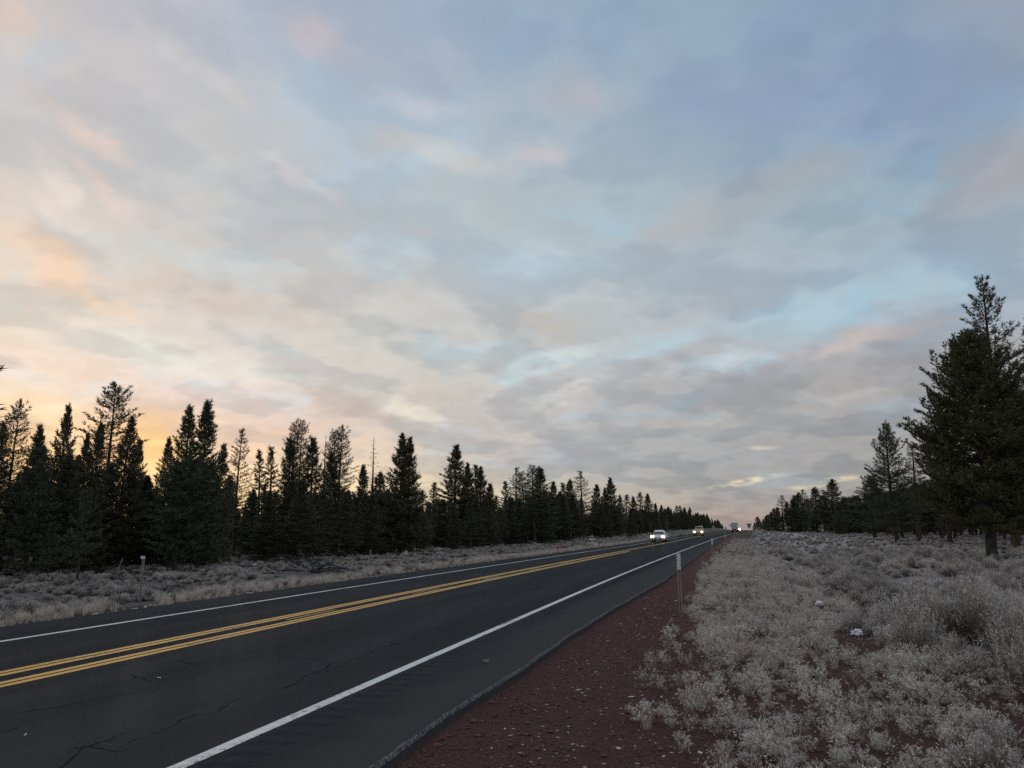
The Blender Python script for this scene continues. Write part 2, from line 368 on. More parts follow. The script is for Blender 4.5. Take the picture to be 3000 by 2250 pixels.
def ground_mat():
    m = mat('ground', rough=.95, spec=.1); q, b = gm(m); v = q.n('ShaderNodeTexCoord').outputs['Object']
    at = q.n('ShaderNodeAttribute', attribute_name='cinder').outputs['Fac']
    big = q.noise(v, .55, 5, .6); mid = q.noise(v, 3.5, 5, .62); fine = q.noise(v, 38, 4, .7); f3 = q.noise(v, 130, 2, .6)
    vo = q.n('ShaderNodeTexVoronoi'); q.put(vo.inputs['Vector'], v); vo.inputs['Scale'].default_value = 60
    red = q.mix(q.mr(fine, .35, .65), (.056, .031, .026), (.170, .094, .080))
    red = q.mix(q.m('MULTIPLY', q.mr(mid, .45, .7), .5), red, (.082, .062, .053))
    red = q.mix(q.m('MULTIPLY', q.xyz(vo.outputs['Color'])[0], .35), red, (.20, .108, .095))
    soil = q.mix(q.mr(mid, .35, .65), (.050, .038, .032), (.12, .105, .092))
    soil = q.mix(q.mr(fine, .52, .72), soil, (.30, .29, .275))
    fr = q.n('ShaderNodeAttribute', attribute_name='frost').outputs['Fac']
    soil = q.mix(q.m('MULTIPLY', fr, q.mr(fine, .3, .6, .45, 1.)), soil, (.42, .405, .385))
    c = q.mr(q.m('ADD', at, q.m('MULTIPLY', q.m('SUBTRACT', big, .5), .9)), .35, .65)
    base = q.mix(c, soil, red)
    base = q.mix(q.m('MULTIPLY', q.mr(f3, .66, .74), .5), base, (.38, .36, .35))
    q.put(b.inputs['Base Color'], base)
    bump(q, b, q.m('ADD', q.m('MULTIPLY', fine, .8), q.m('MULTIPLY', f3, .5)), .05, 1.)
    return m
M['ground'] = ground_mat()
def leafmat(name, c1, c2, c3=None, rough=.7):
    m = mat(name, rough=rough, spec=.2); q, b = gm(m)
    a = q.n('ShaderNodeAttribute', attribute_name='v').outputs['Fac']; oi = q.n('ShaderNodeObjectInfo').outputs['Random']
    c = q.mix(a, c1, c2); 
    if c3: c = q.mix(q.m('MULTIPLY', oi, .8), c, q.mix(a, tuple(x * .8 for x in c3), c3))
    q.put(b.inputs['Base Color'], c)
    return m
M['needles'] = leafmat('pine_needles', (.056, .070, .042), (.118, .136, .076), (.125, .115, .070), .55)
M['needles_olive'] = leafmat('olive_pine_needles', (.062, .070, .030), (.125, .13, .060), None, .55)
M['needles_young'] = leafmat('young_pine_needles', (.045, .060, .035), (.095, .11, .065), None, .55)
M['bark'] = noisy(mat('pine_bark', rough=.95, spec=.1), (.035, .029, .025), (.095, .078, .066), 6, 5, .35, .65, .03)
M['bark_red'] = noisy(mat('orange_pine_bark', rough=.95, spec=.1), (.05, .034, .026), (.12, .07, .045), 5, 5, .35, .65, .03)
M['pilewood'] = noisy(mat('dark_frosted_deadwood', rough=.9, spec=.1), (.035, .036, .04), (.14, .14, .145), 9, 4, .35, .65, .01)
M['deadwood'] = noisy(mat('grey_deadwood', rough=.9, spec=.1), (.10, .10, .105), (.24, .24, .25), 9, 4, .35, .65, .01)
def frostmat(name, stops):
    m = mat(name, rough=.9, spec=.15); q, b = gm(m)
    a = q.n('ShaderNodeAttribute', attribute_name='v').outputs['Fac']; oi = q.n('ShaderNodeObjectInfo').outputs['Random']
    c = q.ramp(a, stops); k = q.mr(oi, 0, 1, .78, 1.12, 'LINEAR')
    q.put(b.inputs['Base Color'], q.vm('MULTIPLY', c, q.comb(k, k, q.m('MULTIPLY', k, .99))))
    return m
M['sage'] = frostmat('frosted_sagebrush', [(0, (.055, .042, .032)), (.36, (.19, .168, .135)), (.66, (.55, .525, .48)), (1, (.92, .90, .855))])
M['sagedark'] = frostmat('bare_sagebrush', [(0, (.035, .028, .023)), (.4, (.085, .075, .062)), (.75, (.25, .235, .205)), (1, (.56, .535, .49))])
M['weed'] = frostmat('frosted_weed', [(0, (.11, .078, .056)), (.38, (.28, .235, .185)), (.68, (.60, .56, .505)), (1, (.93, .90, .845))])
M['straw'] = frostmat('dry_grass', [(0, (.36, .29, .21)), (.5, (.68, .61, .52)), (1, (.92, .87, .80))])
M['stone'] = noisy(mat('cinder_stone', rough=.95, spec=.15), (.07, .035, .030), (.20, .10, .088), 40, 2)
M['chip'] = noisy(mat('pale_wood_chip', rough=.9), (.42, .37, .30), (.66, .62, .56), 30, 2)
M['snow'] = noisy(mat('old_snow', rough=.8), (.62, .64, .67), (.80, .81, .83), 12, 3, bd=.01)

# ------------------------------------------------------------------ surveyed positions (metres)
TREES_L = [
    ('a', -31.0, 28.63, 8.0, 0.54, -0.7, -0.19),
    ('d', -29.98, 28.84, 6.81, 0.66, -0.53, -0.14),
    ('d', -31.0, 27.89, 6.8, 0.7, -0.58, -0.16),
    ('d', -30.99, 31.52, 8.16, 0.68, -0.64, -0.17),
    ('d', -32.93, 34.65, 7.19, 0.67, -0.52, -0.14),
    ('b', -32.89, 36.59, 10.4, 1.01, -0.77, -0.21),
    ('d', -29.92, 32.4, 7.45, 0.69, -0.52, -0.14),
    ('d', -29.91, 34.42, 7.99, 0.82, -0.54, -0.15),
    ('d', -33.85, 39.74, 7.53, 0.8, -0.48, -0.13),
    ('d', -25.98, 33.78, 8.31, 0.91, -0.56, -0.15),
    ('d', -26.24, 35.69, 8.93, 1.03, -0.49, -0.13),
    ('d', -29.9, 37.42, 7.18, 0.66, -0.42, -0.11),
    ('d', -29.32, 41.36, 7.33, 0.72, -0.36, -0.1),
    ('a', -35.64, 52.56, 9.85, 0.8, -0.51, -0.14),
    ('s', -35.61, 55.09, 8.24, 0.67, -0.37, -0.1),
    ('s', -34.58, 54.68, 8.47, 0.71, -0.38, -0.1),
    ('a', -39.36, 66.76, 12.43, 0.8, -0.54, -0.15),
    ('a', -39.35, 68.27, 12.76, 0.81, -0.53, -0.14),
    ('d', -32.6, 54.49, 9.25, 1.14, -0.38, -0.1),
    ('d', -31.57, 56.36, 9.36, 1.22, -0.35, -0.09),
    ('x', -41.2, 75.94, 12.32, 0.75, -0.46, -0.12),
    ('a', -37.26, 71.92, 12.62, 0.98, -0.43, -0.12),
    ('a', -38.24, 72.54, 12.22, 0.92, -0.43, -0.12),
    ('d', -32.48, 60.88, 8.53, 1.19, -0.28, -0.08),
    ('d', -33.32, 68.75, 8.3, 1.0, -0.22, -0.06),
    ('x', -35.22, 75.16, 11.71, 0.87, -0.32, -0.09),
    ('d', -32.32, 69.89, 7.54, 1.41, -0.18, -0.05),
    ('d', -26.34, 62.73, 10.22, 1.38, -0.54, -0.15),
    ('d', -25.92, 63.22, 9.97, 1.14, -0.43, -0.12),
    ('s', -34.91, 88.46, 6.58, 0.92, -0.1, -0.03),
    ('s', -40.45, 106.9, 8.81, 1.01, -0.13, -0.03),
    ('d', -31.68, 90.74, 12.18, 1.87, 0.05, 0.01),
    ('d', -30.34, 91.5, 10.06, 1.28, -0.09, -0.02),
    ('s', -34.43, 107.42, 11.33, 1.1, -0.08, -0.02),
    ('d', -33.44, 106.58, 10.83, 1.49, -0.07, -0.02),
    ('d', -31.47, 105.09, 8.33, 1.36, -0.03, -0.01),
    ('s', -37.56, 133.62, 10.39, 1.23, -0.02, -0.0),
    ('a', -32.01, 120.93, 11.8, 1.33, 0.01, 0.0),
    ('a', -32.78, 127.87, 11.44, 1.41, 0.02, 0.01),
    ('a', -24.34, 105.96, 11.02, 1.35, -0.9, -0.24),
    ('d', -24.27, 108.69, 10.7, 2.07, -0.58, -0.16),
    ('d', -28.55, 134.2, 10.09, 1.58, 0.09, 0.02),
    ('s', -30.03, 148.09, 10.52, 1.2, 0.11, 0.03),
    ('d', -28.13, 145.2, 11.01, 1.7, 0.13, 0.04),
    ('a', -26.91, 151.12, 13.21, 1.76, 0.19, 0.05),
    ('d', -25.48, 162.51, 10.97, 1.74, 0.2, 0.05),
    ('d', -24.93, 177.96, 13.3, 2.06, 0.28, 0.08),
    ('d', -25.98, 176.6, 10.97, 1.42, 0.22, 0.06),
    ('d', -26.01, 204.05, 10.37, 1.27, 0.24, 0.07),
    ('s', -25.62, 214.88, 10.96, 1.33, 0.27, 0.07),
    ('d', -24.43, 220.05, 10.38, 1.75, 0.28, 0.07),
    ('s', -24.59, 243.16, 12.51, 1.5, 0.37, 0.1),
    ('d', -22.57, 243.76, 11.98, 1.93, 0.37, 0.1),
    ('d', -21.95, 261.08, 9.25, 1.49, 0.31, 0.08),
    ('d', -21.31, 278.79, 9.09, 1.46, 0.33, 0.09),
    ('d', -20.45, 302.51, 8.9, 1.72, 0.35, 0.1),
    ('s', -19.29, 332.94, 10.04, 1.3, 0.42, 0.11),
    ('s', -19.02, 365.3, 10.99, 1.43, 0.48, 0.13),
    ('d', -17.85, 369.47, 10.07, 1.92, 0.45, 0.12),
    ('d', -16.74, 397.75, 9.12, 1.9, 0.44, 0.12),
    ('d', -14.59, 426.35, 8.45, 1.84, 0.43, 0.12),
    ('d', -12.55, 475.73, 8.2, 1.85, 0.46, 0.12),
    ('d', -10.4, 525.3, 7.76, 2.04, 0.46, 0.12),
    ('s', -8.47, 569.04, 7.41, 1.71, 0.45, 0.12),
    ('d', -5.82, 560.97, 6.04, 1.69, 0.4, 0.11),
    ('d', -4.11, 577.09, 5.18, 1.73, 0.36, 0.1),
    ('d', -2.43, 569.79, 4.05, 1.47, 0.31, 0.08),
    ('d', -0.8, 561.6, 2.72, 1.44, 0.25, 0.07),
    ('d', 1.2, 539.0, 1.73, 1.15, 0.2, 0.05),
]
TREES_R = [
    ('A', 14.88, 51.34, 13.72, 3.34, 0.06, 0.02),
    ('B', 27.72, 95.08, 30.18, 4.43, 2.57, 0.69),
    ('B', 27.72, 82.28, 22.95, 3.52, 2.48, 0.67),
    ('d', 25.85, 83.83, 15.75, 2.8, 1.98, 0.54),
    ('d', 23.67, 75.35, 12.78, 2.21, 2.56, 0.69),
    ('C', 21.91, 109.85, 15.42, 3.2, -0.55, -0.15),
    ('d', 25.75, 146.13, 10.76, 2.98, -0.8, -0.22),
    ('a', 28.62, 129.94, 14.45, 2.62, -0.25, -0.07),
    ('d', 27.49, 113.86, 16.95, 2.83, 1.03, 0.28),
    ('d', 38.85, 300.18, 19.01, 4.47, -0.47, -0.13),
    ('d', 32.93, 312.19, 16.58, 3.38, 0.55, 0.15),
    ('a', 26.34, 287.45, 14.85, 2.04, 0.77, 0.21),
    ('d', 20.5, 246.63, 11.86, 2.27, 1.47, 0.4),
    ('d', 18.09, 240.01, 9.49, 2.01, 1.38, 0.37),
    ('a', 16.69, 238.53, 10.43, 1.5, 0.08, 0.02),
    ('d', 14.53, 239.86, 6.57, 1.62, 0.02, 0.0),
    ('d', 13.66, 255.34, 5.01, 1.29, -0.11, -0.03),
    ('d', 13.63, 283.98, 4.07, 1.08, -0.22, -0.06),
    ('d', 19.46, 476.09, 7.91, 1.21, -0.12, -0.03),
    ('d', 39.16, 338.12, 14.73, 2.53, 0.13, 0.04),
    ('d', 35.1, 355.95, 13.99, 2.37, 0.26, 0.07),
    ('d', 16.61, 454.86, 4.35, 1.16, 0.06, 0.02),
    ('d', 13.06, 302.09, 4.08, 1.02, -0.01, -0.0),
    ('d', 13.2, 262.18, 4.72, 1.0, -0.04, -0.01),
    ('d', 13.76, 242.92, 5.71, 1.13, 0.05, 0.01),
    ('d', 15.24, 239.24, 6.98, 1.21, 0.14, 0.04),
    ('d', 17.42, 238.41, 8.6, 1.4, 0.45, 0.12),
    ('d', 19.74, 246.62, 11.01, 1.65, 1.11, 0.3),
]
TREES_F = [
    ('s', -28.33, 98.71, 4.93, 0.95, 0, 0),
    ('d', -27.12, 77.32, 4.46, 0.88, 0, 0),
    ('s', -33.03, 77.79, 5.26, 1.09, 0, 0),
    ('d', -30.75, 113.44, 6.52, 1.31, 0, 0),
    ('d', -32.76, 122.41, 6.71, 1.34, 0, 0),
    ('d', -33.04, 146.24, 8.19, 2.06, 0, 0),
    ('d', -27.42, 53.35, 4.87, 0.99, 0, 0),
    ('d', -29.86, 145.25, 8.89, 1.79, 0, 0),
    ('s', -35.34, 33.82, 6.36, 1.47, 0, 0),
    ('d', -28.71, 95.05, 6.23, 1.54, 0, 0),
    ('d', -29.1, 79.45, 5.26, 1.35, 0, 0),
    ('d', -31.99, 62.64, 5.32, 1.15, 0, 0),
    ('d', -34.71, 92.68, 5.61, 1.31, 0, 0),
    ('d', -32.16, 143.8, 8.73, 1.87, 0, 0),
    ('d', -33.11, 119.48, 5.5, 1.38, 0, 0),
    ('d', -33.07, 26.4, 5.97, 1.28, 0, 0),
    ('d', -28.69, 139.69, 8.3, 1.75, 0, 0),
    ('d', -28.6, 122.63, 7.21, 1.87, 0, 0),
    ('s', -35.45, 35.97, 5.76, 1.47, 0, 0),
    ('d', -33.33, 60.76, 5.26, 1.02, 0, 0),
    ('d', -33.09, 138.59, 7.89, 1.57, 0, 0),
    ('d', -26.15, 113.51, 6.22, 1.23, 0, 0),
    ('d', -33.95, 73.1, 5.24, 1.05, 0, 0),
    ('d', -31.41, 37.02, 5.05, 1.13, 0, 0),
    ('d', -32.16, 53.58, 5.78, 1.43, 0, 0),
    ('d', -33.41, 86.32, 4.01, 0.81, 0, 0),
    ('s', -30.68, 80.89, 4.51, 0.97, 0, 0),
    ('d', -28.72, 108.47, 5.39, 1.24, 0, 0),
    ('d', -27.37, 104.89, 6.16, 1.58, 0, 0),
    ('d', -29.65, 129.85, 7.53, 1.78, 0, 0),
    ('d', -27.77, 102.05, 5.8, 1.4, 0, 0),
    ('d', -30.82, 126.63, 7.12, 1.84, 0, 0),
    ('d', -25.79, 127.78, 7.55, 1.81, 0, 0),
    ('d', -29.07, 120.13, 7.07, 1.49, 0, 0),
    ('d', -27.5, 89.24, 5.83, 1.19, 0, 0),
    ('d', -29.38, 38.58, 6.13, 1.59, 0, 0),
    ('d', -32.55, 135.29, 7.18, 1.46, 0, 0),
    ('d', -30.17, 65.72, 5.12, 1.23, 0, 0),
    ('d', -32.41, 64.87, 4.97, 1.25, 0, 0),
    ('d', -26.91, 83.72, 5.34, 1.32, 0, 0),
    ('d', -28.35, 71.0, 4.17, 0.93, 0, 0),
    ('d', -32.62, 35.32, 5.66, 1.46, 0, 0),
    ('d', -31.7, 96.77, 4.98, 1.08, 0, 0),
    ('d', -27.72, 58.34, 4.98, 1.17, 0, 0),
    ('s', -27.2, 65.65, 4.09, 0.95, 0, 0),
    ('d', -35.52, 48.15, 6.35, 1.42, 0, 0),
    ('d', -30.64, 30.58, 5.59, 1.08, 0, 0),
    ('s', -32.57, 32.56, 5.78, 1.21, 0, 0),
    ('d', -26.62, 141.19, 8.0, 1.99, 0, 0),
    ('s', -26.62, 80.95, 4.93, 1.24, 0, 0),
    ('s', -33.99, 113.45, 6.46, 1.29, 0, 0),
    ('d', -33.49, 107.26, 5.74, 1.1, 0, 0),
    ('d', -28.78, 92.29, 5.37, 1.34, 0, 0),
    ('d', -29.5, 136.25, 7.9, 1.96, 0, 0),
    ('d', -28.76, 45.28, 4.42, 0.94, 0, 0),
    ('d', -31.17, 69.12, 5.83, 1.2, 0, 0),
    ('d', -33.15, 110.89, 6.44, 1.29, 0, 0),
    ('s', -34.76, 65.57, 6.24, 1.24, 0, 0),
    ('d', -29.86, 62.06, 4.71, 1.13, 0, 0),
    ('s', -30.52, 34.55, 5.31, 1.21, 0, 0),
    ('d', -35.21, 44.0, 6.54, 1.48, 0, 0),
    ('d', -33.79, 103.08, 5.54, 1.39, 0, 0),
    ('d', -30.33, 86.18, 5.11, 1.31, 0, 0),
    ('d', -33.43, 115.95, 5.22, 1.29, 0, 0),
    ('d', -30.27, 59.32, 5.33, 1.15, 0, 0),
    ('d', -30.21, 54.24, 4.81, 1.09, 0, 0),
    ('d', -35.45, 41.53, 5.47, 1.29, 0, 0),
    ('s', -26.21, 132.19, 7.66, 1.59, 0, 0),
    ('d', -34.25, 51.73, 4.97, 0.96, 0, 0),
    ('d', -27.26, 46.63, 5.27, 1.21, 0, 0),
    ('d', -34.85, 63.16, 5.17, 1.04, 0, 0),
    ('s', -29.99, 46.71, 4.34, 0.96, 0, 0),
    ('s', -34.91, 69.78, 5.62, 1.29, 0, 0),
    ('d', -29.75, 74.64, 3.95, 0.8, 0, 0),
    ('d', -31.59, 83.17, 4.65, 1.19, 0, 0),
    ('d', -54.44, 161.09, 7.55, 1.75, 0, 0),
    ('s', -50.93, 173.36, 9.34, 2.01, 0, 0),
    ('d', -40.35, 92.71, 6.14, 1.48, 0, 0),
    ('d', -48.32, 183.82, 9.26, 2.12, 0, 0),
    ('d', -48.22, 39.8, 7.64, 1.89, 0, 0),
    ('d', -56.13, 72.19, 9.93, 2.37, 0, 0),
    ('d', -33.24, 162.58, 8.79, 1.71, 0, 0),
    ('d', -56.0, 144.31, 7.32, 1.84, 0, 0),
    ('d', -54.16, 178.71, 8.86, 2.15, 0, 0),
    ('d', -36.59, 117.43, 6.14, 1.41, 0, 0),
    ('d', -39.09, 96.25, 5.17, 1.25, 0, 0),
    ('d', -50.73, 144.42, 6.98, 1.6, 0, 0),
    ('d', -51.85, 73.76, 7.86, 1.87, 0, 0),
    ('s', -57.82, 67.11, 7.77, 1.49, 0, 0),
    ('s', -45.82, 167.72, 8.67, 1.66, 0, 0),
    ('d', -55.25, 112.1, 8.37, 1.6, 0, 0),
    ('d', -38.08, 122.7, 7.0, 1.46, 0, 0),
    ('d', -42.66, 126.7, 7.45, 1.83, 0, 0),
    ('d', -44.63, 184.19, 9.77, 1.89, 0, 0),
    ('d', -53.53, 138.24, 6.68, 1.55, 0, 0),
    ('d', -40.36, 33.26, 6.96, 1.42, 0, 0),
    ('d', -42.59, 57.86, 7.82, 1.6, 0, 0),
    ('d', -54.54, 65.53, 5.09, 1.24, 0, 0),
    ('d', -47.77, 160.06, 7.88, 1.84, 0, 0),
    ('d', -55.45, 88.56, 6.79, 1.47, 0, 0),
    ('d', -50.03, 154.17, 7.67, 1.71, 0, 0),
    ('d', -45.75, 101.45, 7.54, 1.63, 0, 0),
    ('d', -53.48, 123.12, 8.09, 1.92, 0, 0),
    ('s', -45.44, 127.5, 6.77, 1.62, 0, 0),
    ('s', -35.31, 88.23, 4.5, 1.07, 0, 0),
    ('s', -39.04, 113.83, 6.08, 1.16, 0, 0),
    ('d', -51.71, 157.21, 8.49, 1.67, 0, 0),
    ('d', -45.14, 80.19, 6.37, 1.35, 0, 0),
    ('d', -49.01, 186.83, 8.96, 1.73, 0, 0),
    ('d', -36.85, 30.43, 6.62, 1.58, 0, 0),
    ('d', -38.48, 169.92, 9.24, 2.07, 0, 0),
    ('d', -40.27, 77.6, 6.34, 1.5, 0, 0),
    ('d', -40.96, 84.3, 6.28, 1.59, 0, 0),
    ('s', -48.46, 128.12, 6.92, 1.65, 0, 0),
    ('d', -49.26, 196.99, 10.65, 2.25, 0, 0),
    ('d', -44.47, 63.79, 5.23, 1.02, 0, 0),
    ('s', -54.38, 90.82, 7.42, 1.7, 0, 0),
    ('d', -35.17, 168.43, 9.0, 1.85, 0, 0),
    ('d', -44.19, 103.88, 6.77, 1.42, 0, 0),
    ('d', -34.6, 126.6, 7.23, 1.45, 0, 0),
    ('d', -45.98, 68.99, 5.69, 1.16, 0, 0),
    ('d', -39.73, 142.38, 7.82, 1.56, 0, 0),
    ('d', -48.43, 49.22, 7.64, 1.93, 0, 0),
    ('d', -38.58, 128.44, 6.94, 1.41, 0, 0),
    ('d', -45.0, 42.26, 7.74, 1.87, 0, 0),
    ('d', -22.65, 598.79, 8.55, 1.74, 0, 0),
    ('d', -34.89, 258.67, 8.5, 1.76, 0, 0),
    ('s', -14.59, 584.53, 6.46, 1.66, 0, 0),
    ('d', -41.62, 184.04, 10.11, 2.59, 0, 0),
    ('d', -24.13, 165.42, 6.62, 1.27, 0, 0),
    ('d', -32.66, 206.28, 9.41, 2.21, 0, 0),
    ('d', -28.13, 482.42, 8.51, 1.82, 0, 0),
    ('d', -15.76, 529.33, 6.26, 1.62, 0, 0),
    ('d', -22.56, 236.12, 7.0, 1.6, 0, 0),
    ('d', -32.92, 308.06, 7.69, 1.51, 0, 0),
    ('d', -19.07, 272.64, 6.46, 1.39, 0, 0),
    ('d', -36.84, 152.25, 8.5, 2.13, 0, 0),
    ('d', -18.99, 167.17, 6.02, 1.15, 0, 0),
    ('d', -12.65, 350.47, 4.57, 1.03, 0, 0),
    ('s', -19.53, 489.38, 5.99, 1.41, 0, 0),
    ('d', -42.14, 156.25, 7.72, 1.91, 0, 0),
    ('d', -18.46, 515.23, 5.47, 1.42, 0, 0),
    ('d', -9.09, 476.86, 3.58, 0.78, 0, 0),
    ('d', -30.93, 302.83, 7.74, 1.47, 0, 0),
    ('d', -14.8, 409.57, 4.78, 0.93, 0, 0),
    ('d', -16.58, 284.14, 5.17, 1.22, 0, 0),
    ('d', -18.85, 471.87, 6.24, 1.25, 0, 0),
    ('d', -18.26, 222.15, 5.86, 1.12, 0, 0),
    ('d', -27.07, 508.75, 8.44, 1.8, 0, 0),
    ('s', -33.6, 213.57, 8.25, 1.62, 0, 0),
    ('d', -26.51, 176.97, 7.54, 1.91, 0, 0),
    ('s', -24.39, 364.82, 6.58, 1.31, 0, 0),
    ('d', -32.35, 286.01, 7.78, 1.48, 0, 0),
    ('d', -21.24, 342.95, 6.09, 1.5, 0, 0),
    ('d', -23.71, 222.93, 6.72, 1.54, 0, 0),
    ('d', -34.65, 311.45, 8.7, 2.0, 0, 0),
    ('d', -25.78, 238.02, 7.18, 1.86, 0, 0),
    ('d', -35.38, 249.01, 8.91, 2.1, 0, 0),
    ('d', -37.44, 160.88, 8.74, 2.23, 0, 0),
    ('d', -26.18, 247.92, 6.95, 1.54, 0, 0),
    ('s', -42.37, 162.96, 8.4, 1.86, 0, 0),
    ('d', -35.3, 266.55, 8.27, 2.04, 0, 0),
    ('d', -32.83, 332.95, 8.5, 2.11, 0, 0),
    ('d', -24.1, 405.5, 6.78, 1.62, 0, 0),
    ('d', -13.12, 387.76, 4.21, 0.98, 0, 0),
    ('d', -13.03, 374.07, 4.83, 0.92, 0, 0),
    ('d', -22.87, 157.93, 6.6, 1.27, 0, 0),
    ('d', -27.7, 298.13, 7.26, 1.69, 0, 0),
    ('d', -17.78, 216.24, 6.15, 1.48, 0, 0),
    ('d', -33.12, 387.59, 8.27, 1.95, 0, 0),
    ('d', -9.78, 555.15, 4.12, 0.82, 0, 0),
    ('d', -24.33, 475.88, 7.46, 1.88, 0, 0),
    ('d', -23.27, 258.07, 6.79, 1.36, 0, 0),
    ('d', -20.7, 587.74, 8.09, 2.1, 0, 0),
    ('d', -22.61, 413.05, 6.63, 1.34, 0, 0),
    ('d', -29.84, 186.08, 8.03, 2.05, 0, 0),
    ('d', -23.7, 308.72, 6.72, 1.54, 0, 0),
    ('d', -22.56, 425.13, 6.39, 1.35, 0, 0),
    ('s', -35.76, 175.98, 9.72, 2.03, 0, 0),
    ('d', -22.58, 593.42, 7.25, 1.43, 0, 0),
    ('d', -20.81, 542.6, 6.31, 1.22, 0, 0),
    ('d', -15.72, 603.04, 5.87, 1.16, 0, 0),
    ('d', -31.43, 245.15, 7.64, 1.49, 0, 0),
    ('d', -33.35, 344.05, 8.32, 1.83, 0, 0),
    ('d', -16.51, 419.29, 5.62, 1.44, 0, 0),
    ('d', -34.16, 324.24, 8.0, 1.86, 0, 0),
    ('d', -26.41, 172.06, 7.28, 1.61, 0, 0),
    ('d', -28.37, 211.51, 6.6, 1.56, 0, 0),
    ('s', -36.5, 200.89, 9.07, 1.77, 0, 0),
    ('d', -18.77, 250.88, 6.01, 1.33, 0, 0),
    ('d', -12.63, 570.28, 4.62, 0.93, 0, 0),
    ('s', -20.69, 294.65, 6.61, 1.35, 0, 0),
    ('d', -14.41, 442.87, 5.61, 1.12, 0, 0),
    ('s', -39.12, 196.13, 10.32, 2.3, 0, 0),
    ('d', -13.07, 432.95, 4.78, 1.1, 0, 0),
    ('s', -31.58, 228.28, 8.82, 1.75, 0, 0),
    ('d', -22.23, 481.31, 6.59, 1.65, 0, 0),
    ('d', -21.06, 351.52, 6.2, 1.56, 0, 0),
    ('d', -14.12, 299.65, 5.19, 1.26, 0, 0),
    ('d', -31.12, 461.24, 7.84, 2.02, 0, 0),
    ('d', -14.77, 321.73, 4.94, 1.18, 0, 0),
    ('d', -14.56, 399.5, 5.49, 1.29, 0, 0),
    ('d', -23.62, 360.47, 6.9, 1.33, 0, 0),
    ('s', -36.99, 179.69, 9.13, 1.89, 0, 0),
    ('d', -13.08, 518.38, 4.87, 1.14, 0, 0),
    ('d', -21.42, 571.77, 7.67, 1.86, 0, 0),
    ('d', -25.46, 342.76, 7.23, 1.56, 0, 0),
    ('d', -20.55, 313.82, 6.69, 1.52, 0, 0),
    ('d', -32.72, 150.21, 8.77, 2.14, 0, 0),
    ('d', -31.01, 175.5, 8.69, 1.94, 0, 0),
    ('s', -34.95, 351.76, 8.33, 1.95, 0, 0),
    ('d', -11.01, 454.43, 3.86, 0.91, 0, 0),
    ('d', -24.97, 313.55, 6.4, 1.31, 0, 0),
    ('d', -14.0, 357.97, 5.2, 0.99, 0, 0),
    ('d', -21.81, 461.52, 7.09, 1.79, 0, 0),
    ('d', -26.83, 439.71, 7.78, 1.56, 0, 0),
    ('d', -30.66, 353.29, 7.75, 1.89, 0, 0),
    ('d', -21.69, 300.33, 6.27, 1.51, 0, 0),
    ('d', -26.85, 208.99, 6.54, 1.33, 0, 0),
    ('d', -36.1, 277.07, 8.69, 2.15, 0, 0),
]
